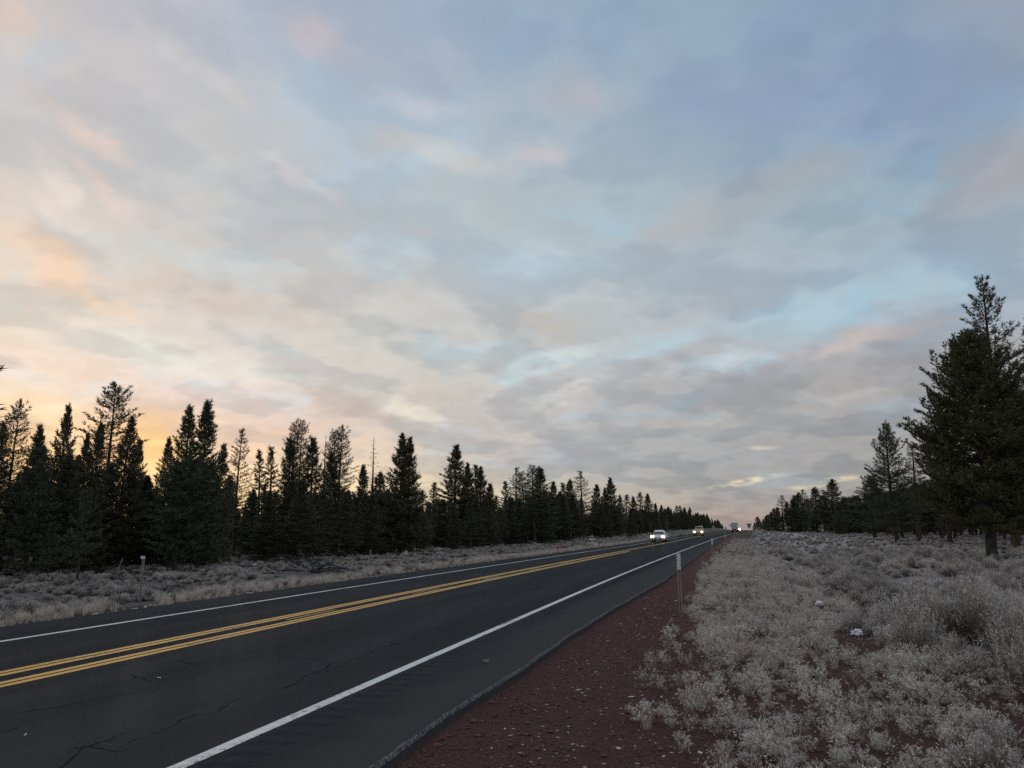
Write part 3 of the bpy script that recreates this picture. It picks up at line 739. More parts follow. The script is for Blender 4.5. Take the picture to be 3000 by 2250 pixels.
TREES_G = [
    ('d', 39.02, 204.09, 9.42, 2.42, 0, 0),
    ('d', 62.47, 221.42, 13.94, 3.36, 0, 0),
    ('d', 53.86, 242.83, 13.64, 3.28, 0, 0),
    ('d', 54.19, 149.71, 9.91, 2.31, 0, 0),
    ('d', 38.04, 190.54, 9.58, 2.48, 0, 0),
    ('s', 53.11, 226.47, 13.6, 2.88, 0, 0),
    ('d', 42.37, 122.16, 9.0, 2.25, 0, 0),
    ('d', 45.44, 226.81, 11.27, 2.87, 0, 0),
    ('d', 66.07, 243.55, 15.07, 2.91, 0, 0),
    ('d', 51.06, 186.97, 11.74, 2.58, 0, 0),
    ('s', 56.14, 202.41, 11.75, 2.43, 0, 0),
    ('d', 33.19, 153.54, 8.85, 1.86, 0, 0),
    ('d', 43.34, 124.39, 8.38, 2.17, 0, 0),
    ('d', 47.99, 240.63, 12.26, 2.41, 0, 0),
    ('d', 51.25, 212.91, 11.71, 2.71, 0, 0),
    ('s', 46.04, 243.42, 11.68, 2.65, 0, 0),
    ('d', 34.52, 187.0, 8.71, 1.91, 0, 0),
    ('d', 38.12, 250.12, 11.22, 2.82, 0, 0),
    ('s', 45.35, 155.9, 9.9, 1.96, 0, 0),
    ('s', 34.02, 111.4, 7.64, 1.51, 0, 0),
    ('d', 71.53, 223.31, 14.22, 3.0, 0, 0),
    ('d', 48.21, 153.83, 10.11, 2.24, 0, 0),
    ('s', 43.09, 134.25, 8.77, 2.01, 0, 0),
    ('d', 50.29, 169.3, 10.75, 2.18, 0, 0),
    ('d', 44.26, 181.18, 10.84, 2.39, 0, 0),
    ('d', 57.09, 161.0, 11.14, 2.78, 0, 0),
    ('s', 38.72, 259.55, 10.88, 2.42, 0, 0),
    ('d', 36.75, 151.68, 9.41, 2.0, 0, 0),
    ('s', 35.5, 139.22, 8.74, 1.94, 0, 0),
    ('d', 30.73, 152.96, 7.71, 1.6, 0, 0),
    ('d', 55.89, 184.9, 11.49, 2.81, 0, 0),
    ('d', 34.66, 250.12, 10.37, 2.32, 0, 0),
    ('d', 47.5, 258.88, 12.17, 2.7, 0, 0),
    ('d', 33.19, 114.87, 8.02, 1.59, 0, 0),
    ('s', 60.38, 244.84, 14.61, 3.72, 0, 0),
    ('d', 66.57, 235.35, 14.86, 3.63, 0, 0),
    ('s', 40.39, 180.48, 10.65, 2.19, 0, 0),
    ('d', 35.48, 209.77, 9.3, 1.77, 0, 0),
    ('s', 46.68, 248.65, 12.0, 2.69, 0, 0),
    ('d', 45.0, 198.86, 11.15, 2.33, 0, 0),
    ('d', 77.43, 250.35, 15.38, 3.08, 0, 0),
    ('d', 60.5, 192.5, 12.22, 2.8, 0, 0),
    ('s', 41.14, 214.96, 10.09, 2.07, 0, 0),
    ('d', 43.43, 425.65, 10.83, 2.15, 0, 0),
    ('d', 73.49, 355.76, 17.26, 3.55, 0, 0),
    ('s', 48.7, 312.97, 13.53, 2.75, 0, 0),
    ('d', 62.85, 320.41, 15.4, 3.54, 0, 0),
    ('d', 94.09, 454.58, 22.24, 5.1, 0, 0),
    ('d', 70.77, 359.53, 16.93, 4.21, 0, 0),
    ('d', 70.63, 428.55, 17.97, 3.98, 0, 0),
    ('d', 43.56, 346.87, 12.4, 3.15, 0, 0),
    ('d', 60.0, 240.59, 15.0, 3.14, 0, 0),
    ('d', 50.91, 421.5, 13.15, 3.14, 0, 0),
    ('d', 34.18, 364.98, 9.45, 2.33, 0, 0),
    ('d', 77.18, 296.04, 18.55, 4.16, 0, 0),
    ('d', 66.69, 231.85, 14.4, 3.68, 0, 0),
    ('d', 65.21, 301.41, 16.14, 3.44, 0, 0),
    ('s', 54.96, 381.59, 15.01, 3.56, 0, 0),
    ('d', 50.37, 235.53, 12.51, 2.87, 0, 0),
    ('d', 73.05, 409.92, 17.89, 3.92, 0, 0),
    ('d', 80.7, 324.27, 19.55, 4.37, 0, 0),
    ('d', 68.11, 327.38, 16.6, 3.53, 0, 0),
    ('d', 89.42, 389.92, 21.53, 5.07, 0, 0),
    ('d', 77.83, 341.12, 18.24, 3.48, 0, 0),
    ('d', 73.18, 385.43, 17.62, 4.34, 0, 0),
    ('d', 38.98, 421.96, 10.17, 2.61, 0, 0),
    ('s', 53.78, 401.7, 14.28, 3.7, 0, 0),
    ('d', 75.65, 335.55, 18.39, 4.74, 0, 0),
    ('s', 60.15, 328.19, 14.71, 3.13, 0, 0),
    ('d', 68.65, 405.56, 17.68, 3.61, 0, 0),
    ('d', 46.83, 343.56, 12.72, 3.14, 0, 0),
    ('d', 67.64, 257.58, 15.98, 3.3, 0, 0),
    ('d', 43.22, 306.02, 12.45, 2.47, 0, 0),
    ('d', 46.24, 231.66, 11.41, 2.78, 0, 0),
    ('d', 43.18, 468.05, 10.79, 2.14, 0, 0),
    ('d', 47.46, 336.66, 13.76, 2.71, 0, 0),
    ('d', 37.95, 274.17, 10.73, 2.28, 0, 0),
    ('d', 39.12, 454.97, 9.39, 2.03, 0, 0),
    ('d', 76.05, 222.02, 14.27, 3.45, 0, 0),
    ('d', 35.41, 417.1, 9.54, 1.91, 0, 0),
    ('s', 70.44, 391.56, 17.23, 4.32, 0, 0),
    ('d', 54.64, 267.85, 13.1, 2.91, 0, 0),
    ('d', 84.59, 276.92, 16.95, 3.84, 0, 0),
    ('d', 62.59, 369.64, 15.93, 3.78, 0, 0),
    ('d', 63.73, 378.21, 16.23, 3.89, 0, 0),
    ('d', 62.57, 196.7, 12.18, 2.6, 0, 0),
    ('d', 47.04, 255.4, 11.99, 2.47, 0, 0),
    ('s', 46.15, 326.64, 13.31, 3.36, 0, 0),
    ('d', 49.35, 351.89, 13.63, 3.23, 0, 0),
    ('d', 34.36, 321.07, 9.73, 2.14, 0, 0),
    ('d', 69.76, 424.32, 17.98, 4.28, 0, 0),
    ('d', 59.53, 407.0, 16.37, 3.77, 0, 0),
    ('d', 61.43, 431.85, 17.03, 3.81, 0, 0),
    ('d', 53.14, 438.08, 13.26, 3.14, 0, 0),
    ('d', 65.35, 290.82, 15.66, 3.06, 0, 0),
    ('s', 67.34, 268.28, 16.03, 3.09, 0, 0),
    ('d', 50.01, 287.34, 13.17, 2.85, 0, 0),
    ('d', 65.68, 305.06, 16.03, 3.72, 0, 0),
    ('d', 88.47, 400.52, 21.36, 4.2, 0, 0),
    ('s', 71.36, 244.96, 15.06, 3.8, 0, 0),
    ('d', 40.08, 378.09, 9.98, 2.05, 0, 0),
    ('d', 29.76, 221.56, 8.64, 1.85, 0, 0),
    ('d', 46.84, 305.5, 12.59, 2.68, 0, 0),
    ('d', 80.7, 254.59, 15.39, 3.28, 0, 0),
    ('d', 56.21, 214.39, 12.48, 2.64, 0, 0),
    ('d', 61.96, 360.05, 15.56, 3.47, 0, 0),
]
CRACKS = [[(-4.556, 4.718), (-4.615, 4.857), (-4.685, 5.002), (-4.811, 5.192), (-4.815, 5.323), (-4.791, 5.468), (-4.831, 5.631), (-4.843, 5.749), (-4.825, 5.944)], [(-4.549, 5.111), (-4.568, 5.336), (-4.615, 5.487), (-4.612, 5.69), (-4.609, 5.906), (-4.639, 6.06), (-4.695, 6.215), (-4.689, 6.396), (-4.588, 6.497), (-4.621, 6.68), (-4.712, 6.984), (-4.689, 7.165), (-4.636, 7.409), (-4.58, 7.668), (-4.571, 7.876), (-4.704, 8.34), (-4.719, 8.577), (-4.691, 8.838), (-4.828, 9.138), (-4.768, 9.367), (-4.65, 9.547), (-4.734, 9.993), (-4.735, 10.595), (-4.722, 11.231), (-4.682, 12.039)], [(-5.75, 9.494), (-5.358, 9.43), (-5.019, 9.3), (-4.847, 9.175)], [(-6.31, 5.849), (-6.285, 6.113), (-6.13, 6.272), (-6.121, 6.435), (-6.084, 6.486), (-6.065, 6.793), (-5.948, 6.961), (-5.827, 7.135), (-5.71, 7.413), (-5.728, 7.616)], [(-6.911, 8.86), (-6.478, 8.691), (-6.32, 8.804), (-6.105, 9.153), (-5.757, 9.461)], [(-6.753, 7.904), (-6.327, 7.672), (-6.043, 7.477)], [(-4.695, 8.203), (-4.659, 8.471), (-4.6, 8.76), (-4.618, 9.125), (-4.736, 9.405)], [(-4.919, 5.215), (-4.802, 5.273), (-4.488, 5.228), (-4.417, 5.377)], [(-5.83, 5.421), (-5.828, 5.576), (-5.918, 5.714)], [(-6.351, 8.389), (-6.39, 8.646)]]
CAR1 = (-8.0, 102)
CAR2 = (-4.96, 166)
TRUCK = (4.21, 330)
CAR3 = (7.65, 440)
SNAG = (-17.27, 252.31)
SIGN2 = (-7.0, 265.31)
SIGN3 = (4.18, 529.38)

# ------------------------------------------------------------------ ground: one sheet to the horizon
def spaced(a, b, d0, grow):
    r = [a]; d = d0
    while r[-1] < b: r.append(r[-1] + d); d *= grow
    return r
us = sorted(set([-2.6, -2.4] + [round(-2.3 + .14 * i, 3) for i in range(60)] + [round(x, 3) for x in spaced(6.2, 1500, .3, 1.09)]
     + [-6.5, -11.9, -12.1] + [round(-12.3 - .22 * i, 3) for i in range(20)] + [round(-x, 3) for x in spaced(16.9, 1500, .45, 1.085)]))
ys = [-400, -150, -60, -25, -10, -3, 0] + [round(2 + .15 * i, 3) for i in range(110)] + [round(x, 3) for x in spaced(18.7, 3000, .25, 1.035)]
V, F, cin, frs = [], [], [], []
for y in ys:
    o_ = off(y)
    for u in us:
        x = u + o_; z = gz(x, y)
        rough = ss(-2.3, -1.6, u) if u > -7 else ss(12.1, 12.8, -u)
        if abs(x) < 60 and -5 < y < 160:
            z += rough * (.035 * noise.noise((x * 1.9, y * 1.9, 0)) + .018 * noise.noise((x * 6, y * 6, 4)) + .09 * ss(1, 5, abs(u + 7) - 6) * noise.noise((x * .8, y * .8, 9)))
        V.append((x, y, z))
        if u > -7: c = 1 - ss(-.3, 3.4, u) * (1 - .8 * ss(20, 8, y)) - .2 * ss(5, 9, u)
        else: c = 1 - ss(12.2, 12.75, -u)
        cin.append(c); frs.append(ss(14, 45, y) * ss(1., 3.5, u) * (1 - ss(14, 24, u) * .5) if u > -7 else ss(12.8, 14, -u) * (1 - ss(22, 28, -u)) * (.35 + .45 * ss(30, 60, y)))
n = len(us)
for j in range(len(ys) - 1):
    for i in range(n - 1): F.append((j * n + i, j * n + i + 1, (j + 1) * n + i + 1, (j + 1) * n + i))
me = poly('ground', V, F, True); at = me.attributes.new('cinder', 'FLOAT', 'POINT'); at.data.foreach_set('value', cin); at = me.attributes.new('frost', 'FLOAT', 'POINT'); at.data.foreach_set('value', frs)
tag(link('ground', me, M['ground']), kind='structure')
_gu = np.array(us); _gy = np.array(ys); _gz = np.array([v[2] for v in V]).reshape(len(ys), n)
def gh(x, y):
    """height of the built ground sheet"""
    u = x - off(y); i = min(max(int(np.searchsorted(_gu, u)) - 1, 0), len(_gu) - 2); j = min(max(int(np.searchsorted(_gy, y)) - 1, 0), len(ys) - 2)
    a = (u - _gu[i]) / (_gu[i + 1] - _gu[i]); b = (y - _gy[j]) / (_gy[j + 1] - _gy[j])
    return float((1 - a) * (1 - b) * _gz[j, i] + a * (1 - b) * _gz[j, i + 1] + (1 - a) * b * _gz[j + 1, i] + a * b * _gz[j + 1, i + 1])

# ------------------------------------------------------------------ road
ry = [-30, -12, -4] + [round(-2 + .05 * i, 3) for i in range(940)] + [round(x, 3) for x in spaced(45.3, 1400, .6, 1.04)]
cu = [-12.05, -11.5, -11.04, -11.0, -10.88, -10.76, -10.72, -10.3, -9, -8, -7, -6, -5, -4.2, -3.66, -3.61, -3.48, -3.35, -3.30, -2.8, None]
V, F, uu = [], [], []
for y in ry:
    o_, z0, e = off(y), zr(y), edge_u(y)
    wl = -12.05 + .05 * noise.noise((4, y * .7, 0))
    ph = max(0., math.cos(2 * math.pi * y / .30) + .15) ** .6
    row = [(wl - .06, -.11)] + [((u if u is not None else e), 0.) for u in cu] + [(e + .05, -.13)]
    for u, dz_ in row:
        if u == -12.05: u = wl
        if y < 44.5 and (-3.63 < u < -3.32 or -11.02 < u < -10.75): dz_ = -.012 * ph * (1 + .3 * noise.noise((u, y * 3, 1)))
        V.append((u + o_, y, z0 + dz_)); uu.append(u)
n = len(cu) + 2
for j in range(len(ry) - 1):
    for i in range(n - 1): F.append((j * n + i, j * n + i + 1, (j + 1) * n + i + 1, (j + 1) * n + i))
me = poly('road', V, F); at = me.attributes.new('u', 'FLOAT', 'POINT'); at.data.foreach_set('value', uu)
road = tag(link('road', me, M['asphalt']), kind='structure')
def stripe(name, u0, u1, y0, y1, m, parent, jit=.004, h=.004):
    V, F = [], []
    yy = [y for y in spaced(y0, min(y1, 60), .25, 1.)] + ([y for y in spaced(60.5, y1, 1.5, 1.03)] if y1 > 60 else [])
    yy = [y for y in yy if y <= y1] + [y1]
    for i, y in enumerate(yy):
        j0, j1 = jit * noise.noise((u0, y * 2.3, 1)), jit * noise.noise((u1, y * 2.3, 5))
        o_ = off(y); z = zr(y) + h
        V += [(u0 + o_ + j0, y, z), (u1 + o_ + j1, y, z)]
        if i: F.append((2 * i - 2, 2 * i - 1, 2 * i + 1, 2 * i))
    o = link(name, poly(name, V, F), m, parent); return o
stripe('white_edge_line', -3.85, -3.725, -4, 900, M['white_paint'], road)
stripe('white_edge_line', -10.55, -10.44, -4, 900, M['white_paint'], road)
stripe('yellow_centre_line', -8.30, -8.19, -4, 900, M['yellow_paint'], road)
stripe('yellow_centre_line', -8.14, -8.03, -4, 900, M['yellow_paint'], road)
stripe('yellow_centre_line', -7.73, -7.62, -4, 60.5, M['yellow_paint'], road)
stripe('yellow_centre_line', -7.57, -7.46, -4, 60.5, M['yellow_paint'], road)
for y0 in (13.2, 19.3, 25.4, 31.5, 37.6):
    stripe('worn_yellow_dash', -7.92, -7.84, y0, y0 + 1.9, M['worn_paint'], road, .012)
rng = random.Random(3)
for pts in CRACKS:
    P = []
    for (a, b), (c, d) in zip(pts, pts[1:]):
        k = max(2, int(math.hypot(c - a, d - b) / .09))
        for i in range(k):
            t = i / k; P.append(Vector((a + (c - a) * t + .035 * noise.noise((a * 3 + t * 4, b, 2)) + rng.uniform(-.012, .012), b + (d - b) * t + rng.uniform(-.02, .02), .0035)))
    V, F = [], []
    for i, p in enumerate(P):
        d = (P[min(i + 1, len(P) - 1)] - P[max(i - 1, 0)]).normalized(); s = Vector((-d.y, d.x, 0))
        w = (.0025 + .005 * abs(noise.noise((p.x * 2, p.y * 2, 5))) * 2) * min(1, .3 + 6 * min(i, len(P) - 1 - i) / len(P)); w *= rng.uniform(.6, 1.3) * (1 + p.y * .012)
        V += [p - s * w, p + s * w]
        if i: F.append((2 * i - 2, 2 * i - 1, 2 * i + 1, 2 * i))
    link('pavement_crack', poly('pavement_crack', V, F), M['crack'], road)
# ragged frosted lip along the near pavement edge
V, F = [], []; yy = [round(-3 + .06 * i, 3) for i in range(700)] + spaced(39.2, 200, .3, 1.03)
for i, y in enumerate(yy):
    e, o_, z0 = edge_u(y), off(y), zr(y); w = .014 + .026 * noise.noise((1, y * 1.3, 0)) + .012 * noise.noise((2, y * 7, 0)); h = .012 + .012 * noise.noise((3, y * 5, 2))
    for u, z in ((e - max(.002, w), .003), (e - max(.001, w * .4), .005 + h), (e + .004, .004 + h), (e + .012 + .008 * noise.noise((5, y * 6, 0)), -.008), (e + .014, -.02)): V.append((u + o_, y, z0 + z))
    if i:
        for k in range(4): F.append((5 * i - 5 + k, 5 * i - 4 + k, 5 * i + 1 + k, 5 * i + k))
link('frosted_pavement_edge', poly('frosted_pavement_edge', V, F, True), M['edge'], road)

# ------------------------------------------------------------------ trees
def needle_tris(P, A, L, k, nl, w, rg):
    P, A, L = np.array(P), np.array(A), np.array(L); n = len(P)
    A = A / np.linalg.norm(A, axis=1, keepdims=True)
    h = np.where(np.abs(A[:, 2:3]) < .9, np.array([[0, 0, 1.]]), np.array([[1., 0, 0]]))
    e1 = np.cross(A, h); e1 /= np.linalg.norm(e1, axis=1, keepdims=True); e2 = np.cross(A, e1)
    s = rg.uniform(.05, 1, (n, k)); th = np.radians(68 - 42 * s + rg.normal(0, 10, (n, k))); ph = rg.uniform(0, 2 * np.pi, (n, k))
    d = A[:, None] * np.cos(th)[..., None] + (e1[:, None] * np.cos(ph)[..., None] + e2[:, None] * np.sin(ph)[..., None]) * np.sin(th)[..., None]
    b = P[:, None] + A[:, None] * (L[:, None] * s)[..., None]
    tip = b + d * (nl * rg.uniform(.75, 1.2, (n, k)))[..., None]
    q = np.cross(d, rg.normal(size=(n, k, 3))); q /= np.linalg.norm(q, axis=2, keepdims=True) + 1e-9
    q *= w / 2
    T = np.stack([b - q, b + q, tip], 2).reshape(-1, 3, 3)
    v = np.repeat(np.clip(rg.normal(.45, .25, n), 0, 1), k * 3)
    return T, v
def conifer(seed, H, Rr, cb=.03, wh=.30, nb=5, step=.14, k=9, nl=.13, w=.03, shape=None, thin=None, bare=0., e0=-8, e1=52, curl=32, r0=None, twig=.55, sl=.20, lv=.55, puff=1):
    rn = random.Random(seed); rg = np.random.default_rng(seed)
    shape = shape or (lambda t: min(1, (1 - t) * 1.7) ** .75 * (.8 + .2 * min(1, t / .12)))
    thin = thin or (lambda t: 1.)
    r0 = r0 or H * .013
    lx, ly = rn.uniform(-.02, .02) * H, rn.uniform(-.02, .02) * H
    def ax(z):
        t = z / H; return Vector((lx * math.sin(t * 2.4), ly * math.sin(t * 2.9 + .4) - ly * math.sin(.4), z))
    TV, TF = [], []
    zs = [-.35, 0, .25] + [H * i / 9 for i in range(1, 10)]
    tube_vf([ax(z) for z in zs], [r0 * 1.5, r0 * 1.25, r0 * 1.0] + [max(.012, r0 * (1 - i / 9.2) ** .85) for i in range(1, 10)], 8, TV, TF)
    BV, BF, P, A, L = [], [], [], [], []
    z = cb * H; ga = rn.random() * 6
    while z < H * .985:
        t = (z - cb * H) / (H - cb * H); rl = Rr * shape(t)
        nbr = nb if t < .9 else 4
        for b in range(nbr):
            ga += 2.4 + rn.uniform(-.35, .35)
            if rn.random() > thin(t) + .35: continue
            l = max(.10, rl * rn.uniform(lv, 1.12))
            if rn.random() < .05: l *= 1.2
            el_ = R(e0 + (e1 - e0) * t ** 1.3 + rn.uniform(-9, 9)); cu_ = R(curl * rn.uniform(.5, 1.3))
            zb = z + rn.uniform(-.5, .5) * wh; p = ax(max(0.02, zb)); pts = [p.copy()]; dirs = []
            a2 = ga
            for i in range(5):
                ee = el_ + cu_ * (i / 4) ** 1.5; a2 += rn.uniform(-.06, .06)
                d = Vector((math.cos(a2) * math.cos(ee), math.sin(a2) * math.cos(ee), math.sin(ee))); dirs.append(d)
                p = p + d * (l / 5); pts.append(p.copy())
            br = max(.013 if bare else .006, min(.05, l * .013) * (1.2 if bare else 1))
            tube_vf(pts, [br, br * .85, br * .7, br * .55, br * .4, br * .2], 3, BV, BF, False)
            if rn.random() > thin(t) + bare * .0: 
                if rn.random() < (.25 if bare else .6): continue
            s = .22 if l > .5 else .05
            ns = max(1, int(l * (1 - s) / step))
            for q in range(ns + 1):
                f = s + (1 - s) * q / ns; i = min(4, int(f * 5)); c = pts[i].lerp(pts[i + 1], f * 5 - i); d = dirs[i]
                side = d.cross(Vector((0, 0, 1))).normalized()
                if rn.random() > thin(t): continue
                if q == ns or l < .3:
                    P.append(c); A.append(d); L.append(sl * 1.1)
                    for _ in range(puff): P.append(c); A.append(d * .8 + Vector((rn.uniform(-.6, .6), rn.uniform(-.6, .6), rn.uniform(-.2, .8)))); L.append(sl)
                    continue
                for sg in (-1, 1):
                    tl = twig * (1 - f * .85) * l * rn.uniform(.4, 1.) + .05
                    td = (d * rn.uniform(.5, .9) + side * sg * rn.uniform(.5, 1.) + Vector((0, 0, rn.uniform(-.05, .5)))).normalized()
                    m_ = max(1, int(tl / (sl * .95)))
                    for j in range(m_):
                        P.append(c + td * (tl * (j + .3) / m_)); A.append(td + Vector((rn.uniform(-.3, .3), rn.uniform(-.3, .3), .15 + .25 * j / m_))); L.append(sl * rn.uniform(.8, 1.2))
        z += wh * rn.uniform(.75, 1.25) * (1 if t < .8 else .7)
    for i in range(4): P.append(ax(H - .12 - i * .16)); A.append(Vector((rn.uniform(-.2, .2), rn.uniform(-.2, .2), 1))); L.append(sl)
    T, v = needle_tris(P, A, L, k, nl, w, rg)
    return poly('trunk', TV, TF, True), poly('branches', BV, BF), tris('crown', T, {'v': v}), H, Rr
col_shape = lambda t: min(1, (1 - t) * 1.65) ** .85 * (.82 + .18 * min(1, t / .1))
cone_shape = lambda t: (1 - t) ** .68 * (.75 + .25 * min(1, t / .15)) + .03
oval_shape = lambda t: (math.sin(math.pi * min(1, .12 + .88 * t)) ** .6) * (1 if t > .1 else .8)
def irregular(seed, base):
    return lambda t: base(t) * (1 + .28 * noise.noise((seed * 3.1, t * 7, 0)) + .15 * noise.noise((seed, t * 17, 5)))
PR = {}
PR['d'] = [conifer(11 + i, 9, 1.35, shape=irregular(i, (col_shape, cone_shape, col_shape, cone_shape, col_shape)[i]), cb=(.02, .03, .06, .02, .10)[i], step=.14, k=9, nl=.17, w=.045, wh=.27, nb=6) for i in range(5)]
PR['s'] = [conifer(31 + i, 9, .95, shape=irregular(9 + i, cone_shape), cb=.22, wh=.34, nb=5, step=.15, k=9, nl=.16, w=.042, thin=lambda t: .85) for i in range(2)]
PR['a'] = [conifer(41 + i, 11, 1.25, shape=irregular(20 + i, oval_shape if i else col_shape), cb=.30, wh=.36, nb=5, step=.18, k=9, nl=.16, w=.036, thin=lambda t: .95 - .2 * t, bare=1, e0=-5, e1=40) for i in range(3)]
PR['b'] = [conifer(51, 10.4, 1.35, shape=irregular(30, oval_shape), cb=.40, wh=.30, nb=6, step=.17, k=9, nl=.16, w=.036, thin=lambda t: .74, bare=1, e0=0, e1=45)]
PR['x'] = [conifer(61, 12, 1.15, shape=irregular(31, cone_shape), cb=.12, wh=.36, nb=6, step=.2, k=7, nl=.12, w=.026, thin=lambda t: .8 if t < .5 else .30, bare=1, e0=-12, e1=14, curl=12)]
PR['A'] = [conifer(71, 13.7, 3.9, lv=.78, shape=irregular(33, lambda t: min(1, (1 - t) * 1.75) ** .75 * (.7 + .3 * min(1, t / .22))), cb=.15, wh=.36, nb=7, step=.24, k=12, nl=.20, w=.055, sl=.27, r0=.30, twig=.55, puff=2, curl=45)]
PR['B'] = [conifer(81 + i, 27, 4.2, shape=irregular(35 + i, lambda t: min(1, (1 - t) * 1.5) ** .7), cb=.20, wh=.62, nb=5, step=.36, k=11, nl=.30, w=.07, sl=.42, thin=lambda t: .9 - .25 * t, bare=1, r0=.36, e0=-5, e1=42, puff=2) for i in range(2)]
PR['C'] = [conifer(91, 15.4, 4.0, lv=.7, shape=irregular(37, cone_shape), cb=.14, wh=.42, nb=6, step=.26, k=10, nl=.20, w=.055, sl=.28, thin=lambda t: .95, r0=.26, puff=2)]
PR['e'] = [conifer(101 + i, 9, 1.35, shape=irregular(50 + i, (col_shape, oval_shape, cone_shape)[i]), cb=(.16, .22, .19)[i], step=.15, k=9, nl=.17, w=.045, wh=.29, nb=6, e0=2) for i in range(3)]
PR['y'] = [conifer(95, 3.4, .62, shape=irregular(40, cone_shape), cb=.25, wh=.2, nb=5, step=.12, k=8, nl=.12, w=.026, thin=lambda t: .8)]
rt = random.Random(17)
NAMES = {'d': 'pine_tree', 'e': 'pine_tree', 's': 'slender_pine_tree', 'a': 'open_pine_tree', 'b': 'open_pine_tree', 'x': 'dying_pine_tree', 'A': 'pine_tree', 'B': 'tall_pine_tree', 'C': 'pine_tree', 'y': 'young_pine_tree'}
def tree(kind, x, y, h, rad, label, group=None, wmul=1.):
    tr, li, cr, H0, R0 = rt.choice(PR[kind])
    t = empty(NAMES[kind], (x, y, gh(x, y) - .05), rt.uniform(0, 6.28)); tag(t, label, 'tree', group)
    bm = M['bark_red'] if kind == 'B' else M['bark']; nm = M['needles_olive'] if kind == 'A' else M['needles_young'] if kind == 'y' else M['needles']
    sz = h / H0; sx = min(2.4 * sz, max(.75 * sz, rad / R0 * wmul))
    for nme, me_, m_ in (('trunk', tr, bm), ('branches', li, M['deadwood'] if kind == 'x' else bm), ('crown', cr, nm)):
        o = link(nme, me_, m_, t); o.scale = (sx, sx, sz)
        if nme == 'branches': o['kind'] = 'stuff'
    return t
def stretch(y):
    return ('at the left end of the forest' if y < 40 else 'behind the pile of dead branches' if y < 78
            else 'behind the white cross' if y < 150 else 'where the forest shrinks towards the road end')
KIND = {'d': 'dense dark pine branched to the ground', 's': 'slender pine with a narrow pointed crown', 'a': 'open-crowned pine with sky between its branches', 'x': 'half-dead pine with a bare spiky top'}
UNIQ = {0: 'thin-topped pine nearest the left edge of the forest, glowing sky behind it', 5: 'tallest broad open-topped pine over the left forest, against the orange sky', 9: 'shorter of the two large dense pines standing side by side at the forest front',
        10: 'taller pointed pine of the two large dense pines standing side by side', 13: 'solitary airy pine top just beside the two large dense pines', 16: 'first of the twin thin pines rising side by side above the brush pile', 17: 'second of the twin thin pines rising side by side above the brush pile',
        20: 'bare dying pine top between the two pairs of thin twin pines', 21: 'taller of the paired ragged pines with long bare trunks in front of peach sky', 22: 'thinner partner of the paired ragged pines with long bare trunks', 25: 'dead-topped pine whose bare twigs spread like a comb against pink sky',
        27: 'big dense pine standing out from the forest with its bare trunk foot showing', 28: 'second leader pine pressed against the big dense pine with the bare trunk foot', 31: 'broad tall dense pine midway along the forest with a pointed top', 37: 'flat-topped open pine midway along the forest',
        39: 'open pine top rising from the broad bushy pine by the roadside', 40: 'broad bushy pine reaching closest to the road verge', 44: 'open pine rising alone above the white cross'}
for i, (k, x, y, h, rad, tx, ty) in enumerate(TREES_L):
    if i in UNIQ: lab, grp = UNIQ[i], ('pines of the left forest')
    else: lab, grp = KIND[k] + ' ' + stretch(y), 'pines of the left forest'
    tree(k, x + tx, y + ty, h, rad, lab, grp, 1.55 if k == 'd' else 1.9 if k == 's' else 1.7)
FILL = sorted([(f, 0) for f in TREES_F] + [(f, 1) for f in TREES_G], key=lambda q: -q[0][3] / math.hypot(q[0][1], q[0][2]))
for (k, x, y, h, rad, _, _), side in FILL[:205]:
    if side: continue
    tree(k, x, y, h, rad, ('short' if h < 7 else 'middle-height' if h < 9.5 else 'tall') + ' dark pine ' + ('in the front row ' if x - off(y) > -32 else 'deeper in the wood ' if x - off(y) > -42 else 'in the hindmost row ') + stretch(y), 'pines of the left forest', 1.25)
tree('y', -25.6, 26.6, 3.6, .75, 'small pale young pine with a thin stem at the left edge', 'pines of the left forest')
tree('y', -27.4, 26.9, 2.3, .6, 'smallest young pine beside the pale young pine at the left edge', 'pines of the left forest')
tree('a', -19.0, 14.7, 7.2, 2.1, 'pine mostly beyond the left edge with one branch tip showing', 'pines of the left forest', 1.4)
UR = {0: 'massive dense pine with leaning dark trunk at the right edge', 1: 'tallest pine on the right, its orange trunk showing through a ragged top', 2: 'tall ragged pine cut off by the right edge behind the massive one', 3: 'pine behind the massive right pine, its trunk just beside it',
      4: 'pine trunk standing farthest right behind the massive pine', 5: 'tall open pine with a leaning trunk left of the massive pine', 6: 'smaller dense pine leaning against the tall open pine on the right', 7: 'thin open pine between the tall open pine and the massive pine', 8: 'dense pine hidden behind the edge of the massive pine',
      9: 'conical dense pine standing clear in the middle of the right treeline', 14: 'spindly pine with a bare ragged top at the far end of the right treeline'}
for i, (k, x, y, h, rad, tx, ty) in enumerate(TREES_R):
    tree('e' if k == 'd' and i < 21 else k, x + tx, y + ty, h, rad, UR.get(i) or (KIND[k] + ' in the distant right treeline'), 'pines right of the road', 1.75 if i > 8 else 1.35 if i > 2 else 1.25)
for (k, x, y, h, rad, _, _), side in FILL[:205]:
    if not side: continue
    tree('e' if y < 320 else k, x, y, h, rad, 'background pine behind the front row right of the road' if y < 260 else 'far background pine right of the road', 'pines right of the road', 1.6)

